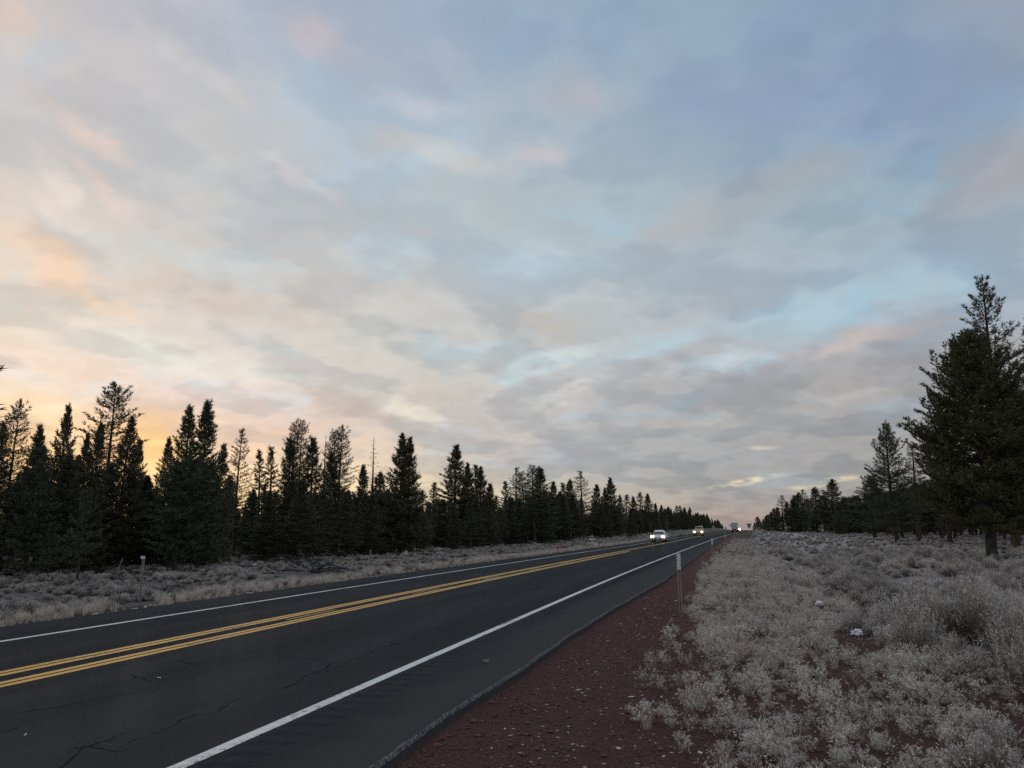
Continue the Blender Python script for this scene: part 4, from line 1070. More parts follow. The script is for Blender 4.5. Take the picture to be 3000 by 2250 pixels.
# ------------------------------------------------------------------ scattering helper: one object of instances
def scatter(name, protos, pts, label, cat=None):
    """pts: (x,y,z,scale,rot,index). A point mesh with a node group that puts the prototypes' geometry on the points."""
    me = bpy.data.meshes.new(name); me.from_pydata([p[:3] for p in pts], [], [])
    a = me.attributes.new('sv', 'FLOAT_VECTOR', 'POINT'); a.data.foreach_set('vector', [c for p in pts for c in ((p[6] if len(p) > 6 else p[3]),) * 2 + (p[3],)])
    for nm, k, ty in (('rz', 4, 'FLOAT'), ('ix', 5, 'INT')):
        a = me.attributes.new(nm, ty, 'POINT'); a.data.foreach_set('value', [p[k] for p in pts])
    o = bpy.data.objects.new(name, me); COL.objects.link(o)
    ng = bpy.data.node_groups.new(name, 'GeometryNodeTree')
    ng.interface.new_socket('Geometry', in_out='INPUT', socket_type='NodeSocketGeometry'); ng.interface.new_socket('Geometry', in_out='OUTPUT', socket_type='NodeSocketGeometry')
    N, Lk = ng.nodes, ng.links
    gi, go = N.new('NodeGroupInput'), N.new('NodeGroupOutput'); iop = N.new('GeometryNodeInstanceOnPoints')
    gti = N.new('GeometryNodeGeometryToInstance')
    for p in reversed(protos):
        oi = N.new('GeometryNodeObjectInfo'); oi.inputs['Object'].default_value = p; oi.inputs['As Instance'].default_value = False
        Lk.new(oi.outputs['Geometry'], gti.inputs[0])
    def attr(nm, ty):
        a = N.new('GeometryNodeInputNamedAttribute'); a.data_type = ty; a.inputs['Name'].default_value = nm; return a.outputs[0]
    Lk.new(gi.outputs[0], iop.inputs['Points']); Lk.new(gti.outputs[0], iop.inputs['Instance']); iop.inputs['Pick Instance'].default_value = True
    Lk.new(attr('ix', 'INT'), iop.inputs['Instance Index']); Lk.new(attr('sv', 'FLOAT_VECTOR'), iop.inputs['Scale'])
    cx = N.new('ShaderNodeCombineXYZ'); Lk.new(attr('rz', 'FLOAT'), cx.inputs[2])
    Lk.new(cx.outputs[0], iop.inputs['Rotation']); Lk.new(iop.outputs[0], go.inputs[0])
    md = o.modifiers.new('scatter', 'NODES'); md.node_group = ng
    return tag(o, label, cat, None, 'stuff')

# ------------------------------------------------------------------ shrubs, weeds and grass
def strip_tris(P, w, v0, v1, T, A, rg):
    """flat ribbon along P (list of np points) tapering"""
    n = len(P)
    side = np.cross(P[-1] - P[0], rg.normal(size=3)); side /= np.linalg.norm(side) + 1e-9
    for i in range(n - 1):
        f0, f1 = i / (n - 1), (i + 1) / (n - 1); a, b = side * w * (1 - f0 * .75) / 2, side * w * (1 - f1 * .75) / 2
        va, vb = v0 + (v1 - v0) * f0, v0 + (v1 - v0) * f1
        T += [(P[i] - a, P[i] + a, P[i + 1] + b), (P[i] - a, P[i + 1] + b, P[i + 1] - b)]; A += [va, va, vb, va, vb, vb]
def leaf_tri(c, d, l, w, v, T, A, rg):
    s = np.cross(d, rg.normal(size=3)); s /= np.linalg.norm(s) + 1e-9
    T.append((c - s * w / 2, c + s * w / 2, c + d * l)); A += [v - .1, v - .1, v]
def unit(v): return v / (np.linalg.norm(v) + 1e-9)
def sage(seed, Rr, H, ns, leaves, up=.5, lw=.016, ll=.045, sw=.008, clump=5):
    rg = np.random.default_rng(seed); T, A = [], []
    arms = [(rg.uniform(0, 6.28), rg.uniform(.15, 1) ** .6) for _ in range(clump)]
    for i in range(ns):
        a, rr = arms[rg.integers(clump)]; a += rg.normal(0, .45); rr = min(1, max(.02, rr + rg.normal(0, .22)))
        hh = H * (1 - .55 * rr ** 2) * rg.uniform(.7, 1.12); end = np.array([math.cos(a) * rr * Rr, math.sin(a) * rr * Rr, hh])
        base = np.array([rg.normal(0, .05), rg.normal(0, .05), 0]); mid = base * .5 + np.array([end[0] * .62, end[1] * .62, hh * (.42 if up < .6 else .35)])
        end2 = end + np.array([math.cos(a) * .02, math.sin(a) * .02, up * .10])
        strip_tris([base, mid, end, end2], sw, .02, .75, T, A, rg)
        for j in range(leaves):
            f = rg.uniform(.35, 1.0); p = mid + (end2 - mid) * ((f - .35) / .65) if f > .35 else mid
            d = unit(unit(end2 - mid) * rg.uniform(.4, 1.1) + rg.normal(0, .5, 3)); leaf_tri(p, d, ll * rg.uniform(.6, 1.3), lw, min(1, max(0, .25 + .7 * f * f + rg.normal(0, .12))), T, A, rg)
    return tris('sagebrush', np.array(T), {'v': np.clip(A, 0, 1)})
def weed(seed, Rr, H, ns, subs=5):
    rg = np.random.default_rng(seed); T, A = [], []
    for i in range(ns):
        a = rg.uniform(0, 6.28); rr = rg.uniform(.1, 1) ** .7; hh = H * rg.uniform(.6, 1.05) * (1 - .3 * rr)
        b = np.array([rg.normal(0, .025), rg.normal(0, .025), 0]); e = np.array([math.cos(a) * rr * Rr, math.sin(a) * rr * Rr, hh]); m_ = b * .4 + e * np.array([.5, .5, .5]) - np.array([0, 0, .03 * rr])
        strip_tris([b, m_, e], .0065, .1, .6, T, A, rg)
        for j in range(subs):
            f = rg.uniform(.35, 1); p = m_ + (e - m_) * f if rg.random() < .75 else b + (m_ - b) * f
            d = unit(np.array([rg.normal(0, .6), rg.normal(0, .6), rg.uniform(.35, 1.1)])); l = rg.uniform(.05, .12) * H / .35; q = p + d * l
            strip_tris([p, q], .0045, .4, .75, T, A, rg)
            for _ in range(7):
                leaf_tri(q + rg.normal(0, .010, 3), unit(rg.normal(0, 1, 3) + np.array([0, 0, .6])), rg.uniform(.014, .03), .012, rg.uniform(.6, 1.05), T, A, rg)
            for _ in range(3):
                f2 = rg.random(); leaf_tri(p + (q - p) * f2, unit(d + rg.normal(0, .7, 3)), .035, .006, rg.uniform(.45, .9), T, A, rg)
    return tris('frosted_weed', np.array(T), {'v': np.clip(A, 0, 1)})
def grass(seed, Rr, H, nb, lean=.5):
    rg = np.random.default_rng(seed); T, A = [], []
    for i in range(nb):
        a = rg.uniform(0, 6.28); b = np.array([rg.normal(0, Rr * .3), rg.normal(0, Rr * .3), 0]); hh = H * rg.uniform(.5, 1.1); ln = lean * rg.uniform(.2, 1.2) * hh
        m_ = b + np.array([math.cos(a) * ln * .35, math.sin(a) * ln * .35, hh * .6]); e = b + np.array([math.cos(a) * ln, math.sin(a) * ln, hh])
        strip_tris([b, m_, e], .006, .1, rg.uniform(.5, 1.), T, A, rg)
    return tris('grass_tuft', np.array(T), {'v': np.clip(A, 0, 1)})
SAGE = [sage(1, .50, .55, 150, 10), sage(2, .60, .62, 180, 10), sage(3, .42, .42, 120, 10), sage(4, .55, .85, 230, 7, up=.9, lw=.009, ll=.06, sw=.007, clump=8), sage(5, .65, .95, 260, 7, up=1., lw=.009, ll=.065, sw=.007, clump=9),
        sage(6, .5, .5, 150, 9, clump=4)]
SMAT = [M['sage']] * 5 + [M['sagedark']]
WEED = [weed(21, .17, .36, 9), weed(22, .22, .40, 12), weed(23, .15, .28, 8), weed(24, .22, .32, 13, 5), weed(25, .15, .48, 7, 6)]
GRASS = [grass(31, .12, .30, 40), grass(32, .16, .38, 60, .8), grass(33, .1, .22, 30, 1.)]
for me_, m_ in list(zip(SAGE, SMAT)) + [(w, M['weed']) for w in WEED] + [(w, M['straw']) for w in GRASS]: me_.materials.append(m_)
rs = random.Random(23)
sages, weeds, grasses = [], [], []
def nz(x, y, s, k=0.): return noise.fractal((x * s, y * s, k), 1., 2., 3)
def bound(y): return 2.45 + .35 * math.sin(y * .7) + .4 * nz(0, y, .4, 8)
# right of the road
def put_weed(x, y, s):
    if not blocked(x, y): weeds.append((x, y, gh(x, y) - .01, s, rs.uniform(0, 6.28), rs.randrange(len(WEED))))
def blocked(x, y):
    """open, trampled ground in front of the things standing in the verge"""
    for px, py, r, near in ((-16.3, 19.3, .45, 9.), (-19.35, 35., 1.6, 6.), (-19.55, 119.4, .9, 30.), (-15.06, 35.9, .2, 6.), (-19.5, 41.3, .25, 4.), (-15.35, 86.5, .3, 10.), (2., 14., .28, 2.2), (2., 19.1, .2, 1.5), (5.84, 23.4, .5, 3.), (-.96, 17.2, .12, 1.2)):
        L = math.hypot(px, py); t = (x * px + y * py) / L
        if L - near < t < L + r * .5 and abs(x * py - y * px) / L < r: return True
    return False
def put_sage(x, y, s, pool=None):
    if blocked(x, y): return
    sages.append((x, y, gh(x, y) - .03, s, rs.uniform(0, 6.28), rs.choice(pool) if pool else rs.randrange(len(SAGE))))
def put_grass(x, y, s):
    if not blocked(x, y): grasses.append((x, y, gh(x, y) - .01, s, rs.uniform(0, 6.28), rs.randrange(len(GRASS))))
for _ in range(17000):
    y = 2.6 + (46 * rs.random() ** 1.5 if _ % 3 else 30 + 100 * rs.random() ** 1.5); u = rs.uniform(-1.6, 3.2) if y < 40 else rs.uniform(-1.4, 2.6); x = u + off(y)
    if not in_view(x, y, .12): continue
    bl = ss(-1.15 + .5 * ss(9, 5, y), -.35 + .7 * ss(9, 5, y), u + .5 * nz(x, y, .8)); 
    gaps = ss(-.10, .14, nz(x, y, 1.1, 3) + .0 + .09 * ss(6, 15, y) - .1 * ss(7, 3, y))
    right = 1 - ss(bound(y) - .5, bound(y) + .6, u)
    if rs.random() < bl * gaps * right * (.5 if y > 14 else .42 if y > 9 else .27 + .16 * ss(.2, 1.2, u)): put_weed(x, y, rs.uniform(.36, .78) * (.8 + .25 * ss(4, 12, y)))
for _ in range(30):
    y = rs.uniform(8., 16.5); u = 3.1 + (y - 8) * .06 + rs.uniform(0, 3.2); x = u + off(y)
    if in_view(x, y, .1): put_sage(x, y, rs.uniform(.8, 1.15), (3, 4, 4))
for _ in range(1900):
    y = 3.4 + 15 * rs.random() ** 1.2; u = rs.uniform(-.5, 5.5); x = u + off(y)
    if in_view(x, y, .1) and ss(-.25, .05, nz(x, y, 1.6, 77)) > rs.random() and rs.random() < ss(-.6, .4, u + .4 * nz(x, y, .8)): put_weed(x, y, rs.uniform(.2, .44))
for _ in range(5200):
    y = 3.2 + 70 * rs.random() ** 1.6; u = bound(y) + 26 * rs.random() ** 1.5 - .25; x = u + off(y)
    if not in_view(x, y, .12): continue
    if any((x - s[0]) ** 2 + (y - s[1]) ** 2 < (.42 * s[3]) ** 2 for s in sages[-900:]): continue
    if ss(-.17, .16, nz(x, y, .5, 5)) < rs.random(): continue
    tall = nz(x, y, .3, 12) > -.02
    put_sage(x, y, rs.uniform(.35, 1.15) * (1 if u > bound(y) + .8 else .6) * (1 - .3 * ss(14, 30, y)), (3, 4, 3, 4, 0, 1) if tall else (0, 1, 2, 2, 5, 5))
for _ in range(9000):
    y = 40 + 300 * rs.random() ** 1.4; u = rs.uniform(-1.4, 60); x = u + off(y)
    if not in_view(x, y) or (u < 0 and rs.random() < .4): continue
    if ss(-.2, .14, nz(x, y, .28, 5)) < rs.random(): continue
    put_sage(x, y, rs.uniform(.3, .78) * (.7 if u < 3 else 1), (0, 1, 2, 0, 2, 3, 5, 5))
for _ in range(2600):
    y = 2.8 + 40 * rs.random() ** 1.3; u = rs.uniform(-.9, 12); x = u + off(y)
    if in_view(x, y, .12) and nz(x, y, .9, 31) > .10: put_grass(x, y, rs.uniform(.4, .95) * (.55 + .45 * ss(7, 12, y)))
# left of the road
for _ in range(6500):
    y = 8 + 150 * rs.random() ** 1.5; u = -12.45 - 1.9 * rs.random() ** 1.4; x = u + off(y)
    if not in_view(x, y, .12): continue
    if nz(x, y, .5, 61) + .35 < rs.random() * .8: continue
    put_grass(x, y, rs.uniform(.4, .9) * (.5 + .5 * ss(12.4, 13.4, -u)))
for _ in range(15000):
    y = 9 + 160 * rs.random() ** 1.4; u = -13.5 - 24 * rs.random(); x = u + off(y)
    if not in_view(x, y, .1): continue
    if ss(-.5, -.08, nz(x, y, .6, 15)) < rs.random(): continue
    if any((x - s[0]) ** 2 + (y - s[1]) ** 2 < (.36 * s[3]) ** 2 for s in sages[-500:]): continue
    put_sage(x, y, rs.uniform(.26, .62) * (1.1 if nz(x, y, .25, 40) > .15 else .8), (0, 1, 2, 0, 2, 2, 5, 5, 5))
for _ in range(16):
    y = rs.uniform(9.5, 15); u = -14.4 - 3 * rs.random(); x = u + off(y)
    if in_view(x, y, .1): put_sage(x, y, rs.uniform(.7, 1.05), (5,))
for _ in range(3500):
    y = 150 + 330 * rs.random(); u = -12.6 - 18 * rs.random(); x = u + off(y)
    if in_view(x, y): put_sage(x, y, rs.uniform(.4, .9), (0, 1, 2, 5))
fwd = lambda p: -p[0] * CX + p[1] * CY
def near_first(pts, hs): return sorted(pts, key=lambda p: fwd(p) / (hs[p[5]] * p[3]) if in_view(p[0], p[1], .0) else 1e6 + fwd(p))
def individuals(pts, meshes, hs, nmax, name, labeller, cat, group):
    pts = near_first(pts, hs); first = {}
    for p in pts[:nmax]:
        o = link(name, meshes[p[5]], None, None, p[:3]); o.rotation_euler = (rs.uniform(-.05, .05), rs.uniform(-.05, .05), p[4]); o.scale = (p[3],) * 3
        tag(o, labeller(p), cat, group); first.setdefault(p[5], o)
    return pts[nmax:], first
def weed_label(p):
    u, y = p[0] - off(p[1]), p[1]; s = 'small' if p[3] < .62 else 'large' if p[3] > .78 else 'medium'
    if math.hypot(p[0] + .96, y - 17.2) < 1.6: return s + ' frosted weed around the foot of the nearest marker post'
    if math.hypot(p[0] - 2, y - 14) < 1.5: return s + ' frosted weed around the white plastic bag'
    if u < -.1: return s + ' frosted weed along the cinder edge ' + ('close to the camera' if y < 8 else 'before the nearest marker post' if y < 16.5 else 'beyond the nearest marker post')
    z = 'next to the taller brush' if u > 1.5 else 'in the middle of the weedy verge'
    return s + ' frosted weed ' + z + (' at the bottom of the frame' if y < 6.5 else ' just above the nearest weeds' if y < 9 else ' short of the plastic bag' if y < 13 else ' beyond the plastic bag')
def sage_label(p):
    u, y = p[0] - off(p[1]), p[1]; tall = p[5] in (3, 4); s = 'small' if p[3] < .6 else 'large' if p[3] > .85 else 'medium'
    nm = s + (' wispy upright rabbitbrush' if tall else ' dark bare sagebrush' if p[5] == 5 else ' rounded frosted sagebrush')
    if u < -7: return nm + (' beside the tall grey post' if y < 24 else ' short of the brush pile' if y < 33 else ' around the brush pile' if y < 41 else ' beyond the brush pile') + ' across the road'
    return nm + (' at the right edge by the camera' if y < 9 else ' level with the plastic bag' if y < 17 else (' by the ditch' if u < 5 else ' right of the ditch' if u < 10 else ' towards the right edge') + ' beyond the plastic bag' if y < 24 else (' by the ditch' if u < 5 else ' right of the ditch' if u < 10 else ' towards the massive pine') + ' in the field')
WH = [.36, .42, .28, .34, .5]; SH = [.55, .62, .42, .85, .95, .5]
rest_w, fw_ = individuals(weeds, WEED, WH, 290, 'frosted_weed', weed_label, 'weed', 'frosted weeds on the near verge')
rest_s, fs_ = individuals(sages, SAGE, SH, 290, 'sagebrush', sage_label, 'shrub', 'frosted brush beside the road')
def fill_protos(first, meshes, pts, name, labeller, cat, group):
    return [first[i] for i in sorted(first)], {k: j for j, k in enumerate(sorted(first))}
for rest, first, nm, lab in ((rest_w, fw_, 'weed_cover', 'carpet of smaller frosted weeds covering the verge'), (rest_s, fs_, 'sagebrush_cover', 'far carpet of frosted sagebrush on both sides of the road')):
    ids = sorted(first); mp_ = {k: j for j, k in enumerate(ids)}
    scatter(nm, [first[i] for i in ids], [(p[0], p[1], p[2], p[3], p[4], mp_.get(p[5], p[5] % len(ids))) for p in rest], lab)
gp = near_first(grasses, [.3, .38, .22]); gfirst = {}
for p in gp:
    if len(gfirst) == 3: break
    if p[5] in gfirst: continue
    o = link('grass_tuft', GRASS[p[5]], None, None, p[:3]); o.scale = (p[3],) * 3; o.rotation_euler.z = p[4]; gfirst[p[5]] = (o, p)
    tag(o, ('thin upright tuft of straw-coloured grass among the nearest weeds', 'thick leaning tuft of straw-coloured grass among the nearest weeds', 'short splayed tuft of straw-coloured grass among the nearest weeds')[p[5]], 'grass tuft')
used = [q[1] for q in gfirst.values()]
scatter('dry_grass', [gfirst[i][0] for i in range(3)], [p for p in gp if p not in used], 'straw-coloured dry grass along both verges')

# cinder stones and wood chips on the verge
def stones(name, n_, reg, smin, smax, m_, label, flat=1.):
    rg = np.random.default_rng(n_); T = []
    base = np.array([(1, 0, 0), (-1, 0, 0), (0, 1, 0), (0, -1, 0), (0, 0, 1), (0, 0, -1.)]); fc = [(0, 2, 4), (2, 1, 4), (1, 3, 4), (3, 0, 4), (2, 0, 5), (1, 2, 5), (3, 1, 5), (0, 3, 5)]
    c = 0
    while c < n_:
        u, y = reg(rg); x = u + off(y)
        if not in_view(x, y, .1): continue
        s = rg.uniform(smin, smax) * (1 + (rg.random() < .05) * 1.2); p = base * rg.uniform(.6, 1.2, (6, 1)) * np.array([s * rg.uniform(.8, 1.9) * (1.5 if flat < 1 else 1), s, s * flat * rg.uniform(.5, .9)])
        a = rg.uniform(0, 6.28); ca, sa = math.cos(a), math.sin(a); p = np.stack([p[:, 0] * ca - p[:, 1] * sa, p[:, 0] * sa + p[:, 1] * ca, p[:, 2]], 1) + np.array([x, y, gh(x, y) + s * flat * .25])
        for f in fc: T.append(p[list(f)])
        c += 1
    tag(link(name, tris(name, np.array(T)), m_), label, None, None, 'stuff')
vr = lambda rg: (-2.35 + 3.4 * rg.random() ** 1.1, 3 + 24 * rg.random() ** 2.0)
stones('cinder_stones', 14000, vr, .006, .017, M['stone'], 'loose dark red cinder stones on the near verge')
stones('wood_chips', 3200, lambda rg: (-2.2 + 4.6 * rg.random() ** .75, 3.5 + 18 * rg.random() ** 1.5), .004, .0135, M['chip'], 'pale wood chips littering the red cinder verge', .45)
stones('left_verge_stones', 900, lambda rg: (-12.2 - .6 * rg.random(), 9 + 60 * rg.random() ** 1.4), .012, .04, M['chip'], 'pale frosted stones along the far pavement edge', .5)

# ------------------------------------------------------------------ roadside things
def ground_at(x, y): return gh(x, y)
M['postbrown'] = noisy(mat('brown_steel_post', rough=.7, spec=.3), (.25, .20, .145), (.38, .31, .23), 8, 4)
M['postgrey'] = noisy(mat('weathered_grey_post', rough=.8, spec=.2), (.20, .22, .22), (.33, .35, .35), 9, 4)
M['reflector'] = noisy(mat('scuffed_white_reflector', rough=.5, spec=.4), (.48, .51, .51), (.70, .73, .73), 18, 5, .3, .6)
M['scuff'] = mat('scuff', (.22, .23, .23), .8)
def chan(w, d, t, z0, z1):
    """U-channel post outline extruded"""
    pr = [(-w / 2, 0), (-w / 2 + w * .28, 0), (-w / 2 + w * .34, d), (w / 2 - w * .34, d), (w / 2 - w * .28, 0), (w / 2, 0), (w / 2, t), (w / 2 - w * .25, t), (w / 2 - w * .32, d + t), (-w / 2 + w * .32, d + t), (-w / 2 + w * .25, t), (-w / 2, t)]
    n = len(pr); V = [(x, y, z) for z in (z0, z1) for x, y in pr]; F = [tuple(reversed(range(n))), tuple(range(n, 2 * n))] + [(i, (i + 1) % n, n + (i + 1) % n, n + i) for i in range(n)]
    return V, F
def delineator(x, y, h, label, w=.075, ph=.34, flip=False, group='marker posts along the road'):
    z = ground_at(x, y); t = empty('marker_post', (x, y, z), math.pi if flip else 0.); tag(t, label, 'marker post', group)
    V, F = chan(w, .028, .005, -.3, h - .03); link('post', poly('post', V, F), M['postbrown'], t)
    p = link('reflector_panel', boxmesh('reflector_panel', [((0, -.006, h - ph / 2), (.08, .004, ph))], .0015), M['reflector'], t)
    V, F = [], []
    for k, (a, b, c, d) in enumerate(((-.016, -.02, .01, -.055), (.01, -.055, .022, -.10), (-.03, .03, .03, .028), (-.012, -.11, .03, -.16))):
        b0 = len(V); V += [(a, -.0095, h - ph / 2 + b), (a + .014, -.0095, h - ph / 2 + b - .004), (c + .014, -.0095, h - ph / 2 + d), (c, -.0095, h - ph / 2 + d + .004)]; F.append((b0, b0 + 3, b0 + 2, b0 + 1))
    link('scuff_mark', poly('scuff_mark', V, F), M['scuff'], p)
    return t
delineator(-.96, 17.2, 1.25, 'nearest brown marker post with a scuffed white reflector panel')
delineator(-.66, 45.3, 1.26, 'second brown marker post with a small white panel, farther along the near verge')
delineator(.1, 77.8, 1.27, 'third and smallest marker post on the near verge')
delineator(1.85, 121, 1.2, 'tiny farthest marker post on the near verge')
delineator(-15.06, 35.9, .95, 'thin white-topped marker post across the road near the brown wooden stake', .05, .2)
delineator(-15.35, 86.5, 1.34, 'thin dark marker post across the road beside the white cross', .05, .2, True)
t = empty('grey_post', (-16.3, 19.3, ground_at(-16.3, 19.3))); tag(t, 'tall weathered grey post standing alone on the far verge', 'post')
V, F = chan(.085, .03, .006, -.3, 1.30); link('post', poly('post', V, F), M['postgrey'], t)
link('cap_plate', boxmesh('cap_plate', [((-.012, -.01, 1.28), (.12, .05, .08))], .004), M['reflector'], t)
M['oldwood'] = noisy(mat('old_grey_wood', rough=.9), (.16, .135, .11), (.33, .29, .25), 14, 5)
def stake(x, y, h, w, lean, label, name='wooden_stake'):
    me = boxmesh(name, [((0, 0, h / 2 - .15), (w, w * .7, h + .3))], w * .12)
    o = link(name, me, M['oldwood'], None, (x, y, ground_at(x, y))); o.rotation_euler = (0, lean, .3); tag(o, label, 'post')
stake(-28.45, 32, .75, .06, .24, 'small pale leaning stake at the foot of the left forest')
stake(-19.5, 41.3, .92, .085, -.04, 'short brown wooden stake right of the brush pile')

# white memorial cross
M['white'] = mat('white_wood', (.80, .81, .80), .6); M['dark'] = mat('dark_cloth', (.012, .012, .016), .8)
t = empty('memorial_cross', (-19.55, 119.4, ground_at(-19.55, 119.4))); tag(t, 'white memorial cross with a dark wreath on the far verge', 'cross')
link('upright', boxmesh('upright', [((0, 0, .42), (.10, .05, 1.15))], .008), M['white'], t)
link('crossbar', boxmesh('crossbar', [((0, -.004, .50), (.92, .06, .17))], .008), M['white'], t)
V, F = [], []
for i in range(14):
    a = math.pi * i / 13; box_vf((.15 * math.cos(a), -.05, .62 + .13 * math.sin(a)), (.09, .05, .08), V, F, Matrix.Rotation(a, 3, 'Y'))
link('wreath', poly('wreath', V, F), M['dark'], t)
me = boxmesh('ornament', [((0, -.03, .92), (.17, .10, .22))], .04); link('ornament', me, M['white'], t)

# dead brush pile
M_b = M['pilewood']
t = empty('brush_pile', (-19.35, 35.0, ground_at(-19.35, 35.0))); tag(t, 'tangled pile of grey dead branches on the far verge', 'brush pile')
rb = random.Random(8)
def branch(P, d, l, r, V, F, depth):
    pts = [P.copy()]; dd = d.copy()
    for i in range(6):
        dd = (dd + Vector((rb.uniform(-.16, .16), rb.uniform(-.16, .16), -.16 + rb.uniform(-.1, .1)))).normalized(); P = P + dd * l / 6; P.z = max(.02, P.z); pts.append(P.copy())
        if depth and i > 0 and rb.random() < .75:
            nd = (dd + Vector((rb.uniform(-.9, .9), rb.uniform(-.6, .6), rb.uniform(-.1, .9)))).normalized(); branch(P, nd, l * rb.uniform(.25, .5), r * .5, V, F, depth - 1)
    tube_vf(pts, [r * (1 - .13 * i) for i in range(7)], 5, V, F)
for i in range(13):
    V, F = [], []; sgn = -1 if i % 2 else 1
    d = Vector((sgn * rb.uniform(.5, 1.), rb.uniform(-.5, .5), rb.uniform(.5, 1.5))).normalized()
    branch(Vector((rb.uniform(-.35, .35), rb.uniform(-.3, .3), .02)), d, rb.uniform(1.2, 2.1), rb.uniform(.03, .055), V, F, 2)
    link('dead_branch', poly('dead_branch', V, F, True), M_b, t)
for i, (x0, l, a) in enumerate(((1.0, 1.6, -.12), (-1.2, 1.5, .1))):
    V, F = tube_vf([(x0 - l / 2, -.5, .10), (x0, -.55, .17), (x0 + l / 2, -.6, .12 + a * .3)], [.05, .045, .035], 7); link('dead_branch', poly('dead_branch', V, F, True), M_b, t)
# bare dead trunk in front of the far trees
x, y = SNAG
V, F = tube_vf([(0, 0, -.3), (.02, 0, 1.5), (-.03, .02, 3), (-.02, 0, 4.4)], [.17, .15, .12, .06], 7)
for i in range(9):
    z = 1.2 + i * .36; a = i * 2.3; tube_vf([(0, 0, z), (.4 * math.cos(a), .4 * math.sin(a), z + .06)], [.03, .012], 4, V, F)
o = link('dead_tree_trunk', poly('dead_tree_trunk', V, F), M['deadwood'], None, (x, y, ground_at(x, y))); tag(o, 'pale bare dead trunk just right of the white car', 'tree')

# litter, snow, lumps
def blob(name, s, seed, m_, x, y, dz_=0., sub=3, jag=.35, fr=3.):
    bm = bmesh.new(); bmesh.ops.create_icosphere(bm, subdivisions=sub, radius=1)
    for v in bm.verts:
        k = 1 + jag * noise.fractal(v.co * fr * .5 + Vector((seed, 0, 0)), 1., 2., 3); v.co = Vector((v.co.x * s[0] * k, v.co.y * s[1] * k, max(-.3 * s[2], v.co.z * s[2] * k)))
    me = bpy.data.meshes.new(name); bm.to_mesh(me); bm.free()
    return link(name, me, m_, None, (x, y, ground_at(x, y) + dz_))
M['plastic'] = mat('white_plastic_bag', (.80, .80, .82), .45)
tag(blob('plastic_bag', (.085, .065, .06), 3, M['plastic'], 2.0, 14.0, .06, 4, .6, 4), 'crumpled white plastic bag lying among the weeds', 'plastic bag')
tag(blob('paper_scrap', (.09, .06, .055), 9, M['plastic'], 2.0, 19.1, .08, 3, .5, 4), 'small white paper scrap caught beside the tall brush', 'litter')
me = boxmesh('wood_block', [((0, 0, .016), (.08, .035, .03))], .004); o = link('wood_block', me, M['oldwood'], None, (-2.97, 9.72, 0.004)); o.rotation_euler.z = .1; tag(o, 'small dark wooden block lying on the paved shoulder', 'block')
def flat_leaf(x, y, s, rz):
    V = [(0, -s, .006), (s * .5, -s * .2, .014), (s * .35, s * .5, .010), (0, s, .016), (-s * .4, s * .4, .008), (-s * .5, -.3 * s, .012), (0, 0, .004)]
    o = link('dead_leaf', poly('dead_leaf', V, [(6, i, (i + 1) % 6) for i in range(6)]), M['chip'], None, (x, y, .002)); o.rotation_euler.z = rz; return o
tag(flat_leaf(-6.2, 7.75, .032, 1.3), 'small pale leaf lying mid-lane below the yellow lines', 'leaf'); tag(flat_leaf(-5.55, 5.4, .026, .6), 'pale leaf on the asphalt nearest the lower left corner', 'leaf')
SN = [(-27.2, 41.1, .55, 'patch of old snow at the forest foot left of the brush pile'), (-28.2, 75.8, .9, 'thin streak of old snow under the pines right of the brush pile'), (5.84, 23.4, .42, 'flat streak of snow among the brush on the right'), (14.75, 49.9, .5, 'snow patch beside the foot of the massive right pine'),
      (23.1, 148, 1.6, 'distant snow patch left of the tall open pine'), (31.5, 150, 1.5, 'distant snow patch under the tall open pine')]
for i, (x, y, s, lab) in enumerate(SN): tag(blob('snow_patch', (s, s * .5, .05), i * 3.3, M['snow'], x, y, .05, 3, .5, 3), lab, 'snow patch')
M['rust'] = noisy(mat('reddish_dead_brush', rough=.95), (.09, .04, .03), (.24, .13, .10), 6, 5)
tag(blob('red_lump', (.62, .4, .36), 2, M['rust'], -15.5, 76.5, .1, 4, .6, 6), 'reddish dead tumbleweed lump on the far verge left of the cross', 'tumbleweed'); tag(blob('red_lump', (.46, .3, .40), 7, M['rust'], -15.5, 92.9, -.08, 4, .5, 5), 'dark red lump at the road edge below the cross', 'tumbleweed')

# ------------------------------------------------------------------ signs
M['signback'] = noisy(mat('sign_aluminium', rough=.5, metal=.2), (.40, .42, .42), (.52, .54, .54), 3, 2)
M['signgreen'] = mat('sign_green', (.02, .16, .11), .4); M['signwhite'] = mat('sign_white', (.72, .74, .72), .4); M['signyellow'] = mat('sign_pale_yellow', (.58, .56, .42), .4); M['black'] = mat('black', (.01, .01, .01), .6)
def post_v(h, w=.09): return boxmesh('post', [((0, .03, h / 2 - .3), (w, w, h + .6))], .01)
x, y = 7.9, 260.9; t = empty('green_road_sign', (x, y, ground_at(x, y))); tag(t, 'green road sign of two stacked boards on a post right of the road', 'road sign')
link('post', post_v(2.75, .14), M['postbrown'], t)
link('top_board', boxmesh('top_board', [((0, -.06, 2.62), (1.55, .04, .44))], .01), M['signgreen'], t)
b = link('lower_board', boxmesh('lower_board', [((0, -.055, 1.92), (.84, .04, .92))], .01), M['signgreen'], t)
link('white_panel', boxmesh('white_panel', [((.06, -.085, 1.58), (.56, .012, .20))]), M['signwhite'], b)
x, y = -3.74, 310.9; t = empty('diamond_sign', (x, y, ground_at(x, y))); tag(t, 'pale diamond warning sign with a dark arrow on the far left verge', 'road sign')
link('post', post_v(2.3), M['postbrown'], t)
o = link('diamond_board', boxmesh('diamond_board', [((0, -.05, 0), (.82, .03, .82))], .02), M['signyellow'], t); o.location.z = 2.1; o.rotation_euler.y = R(45)
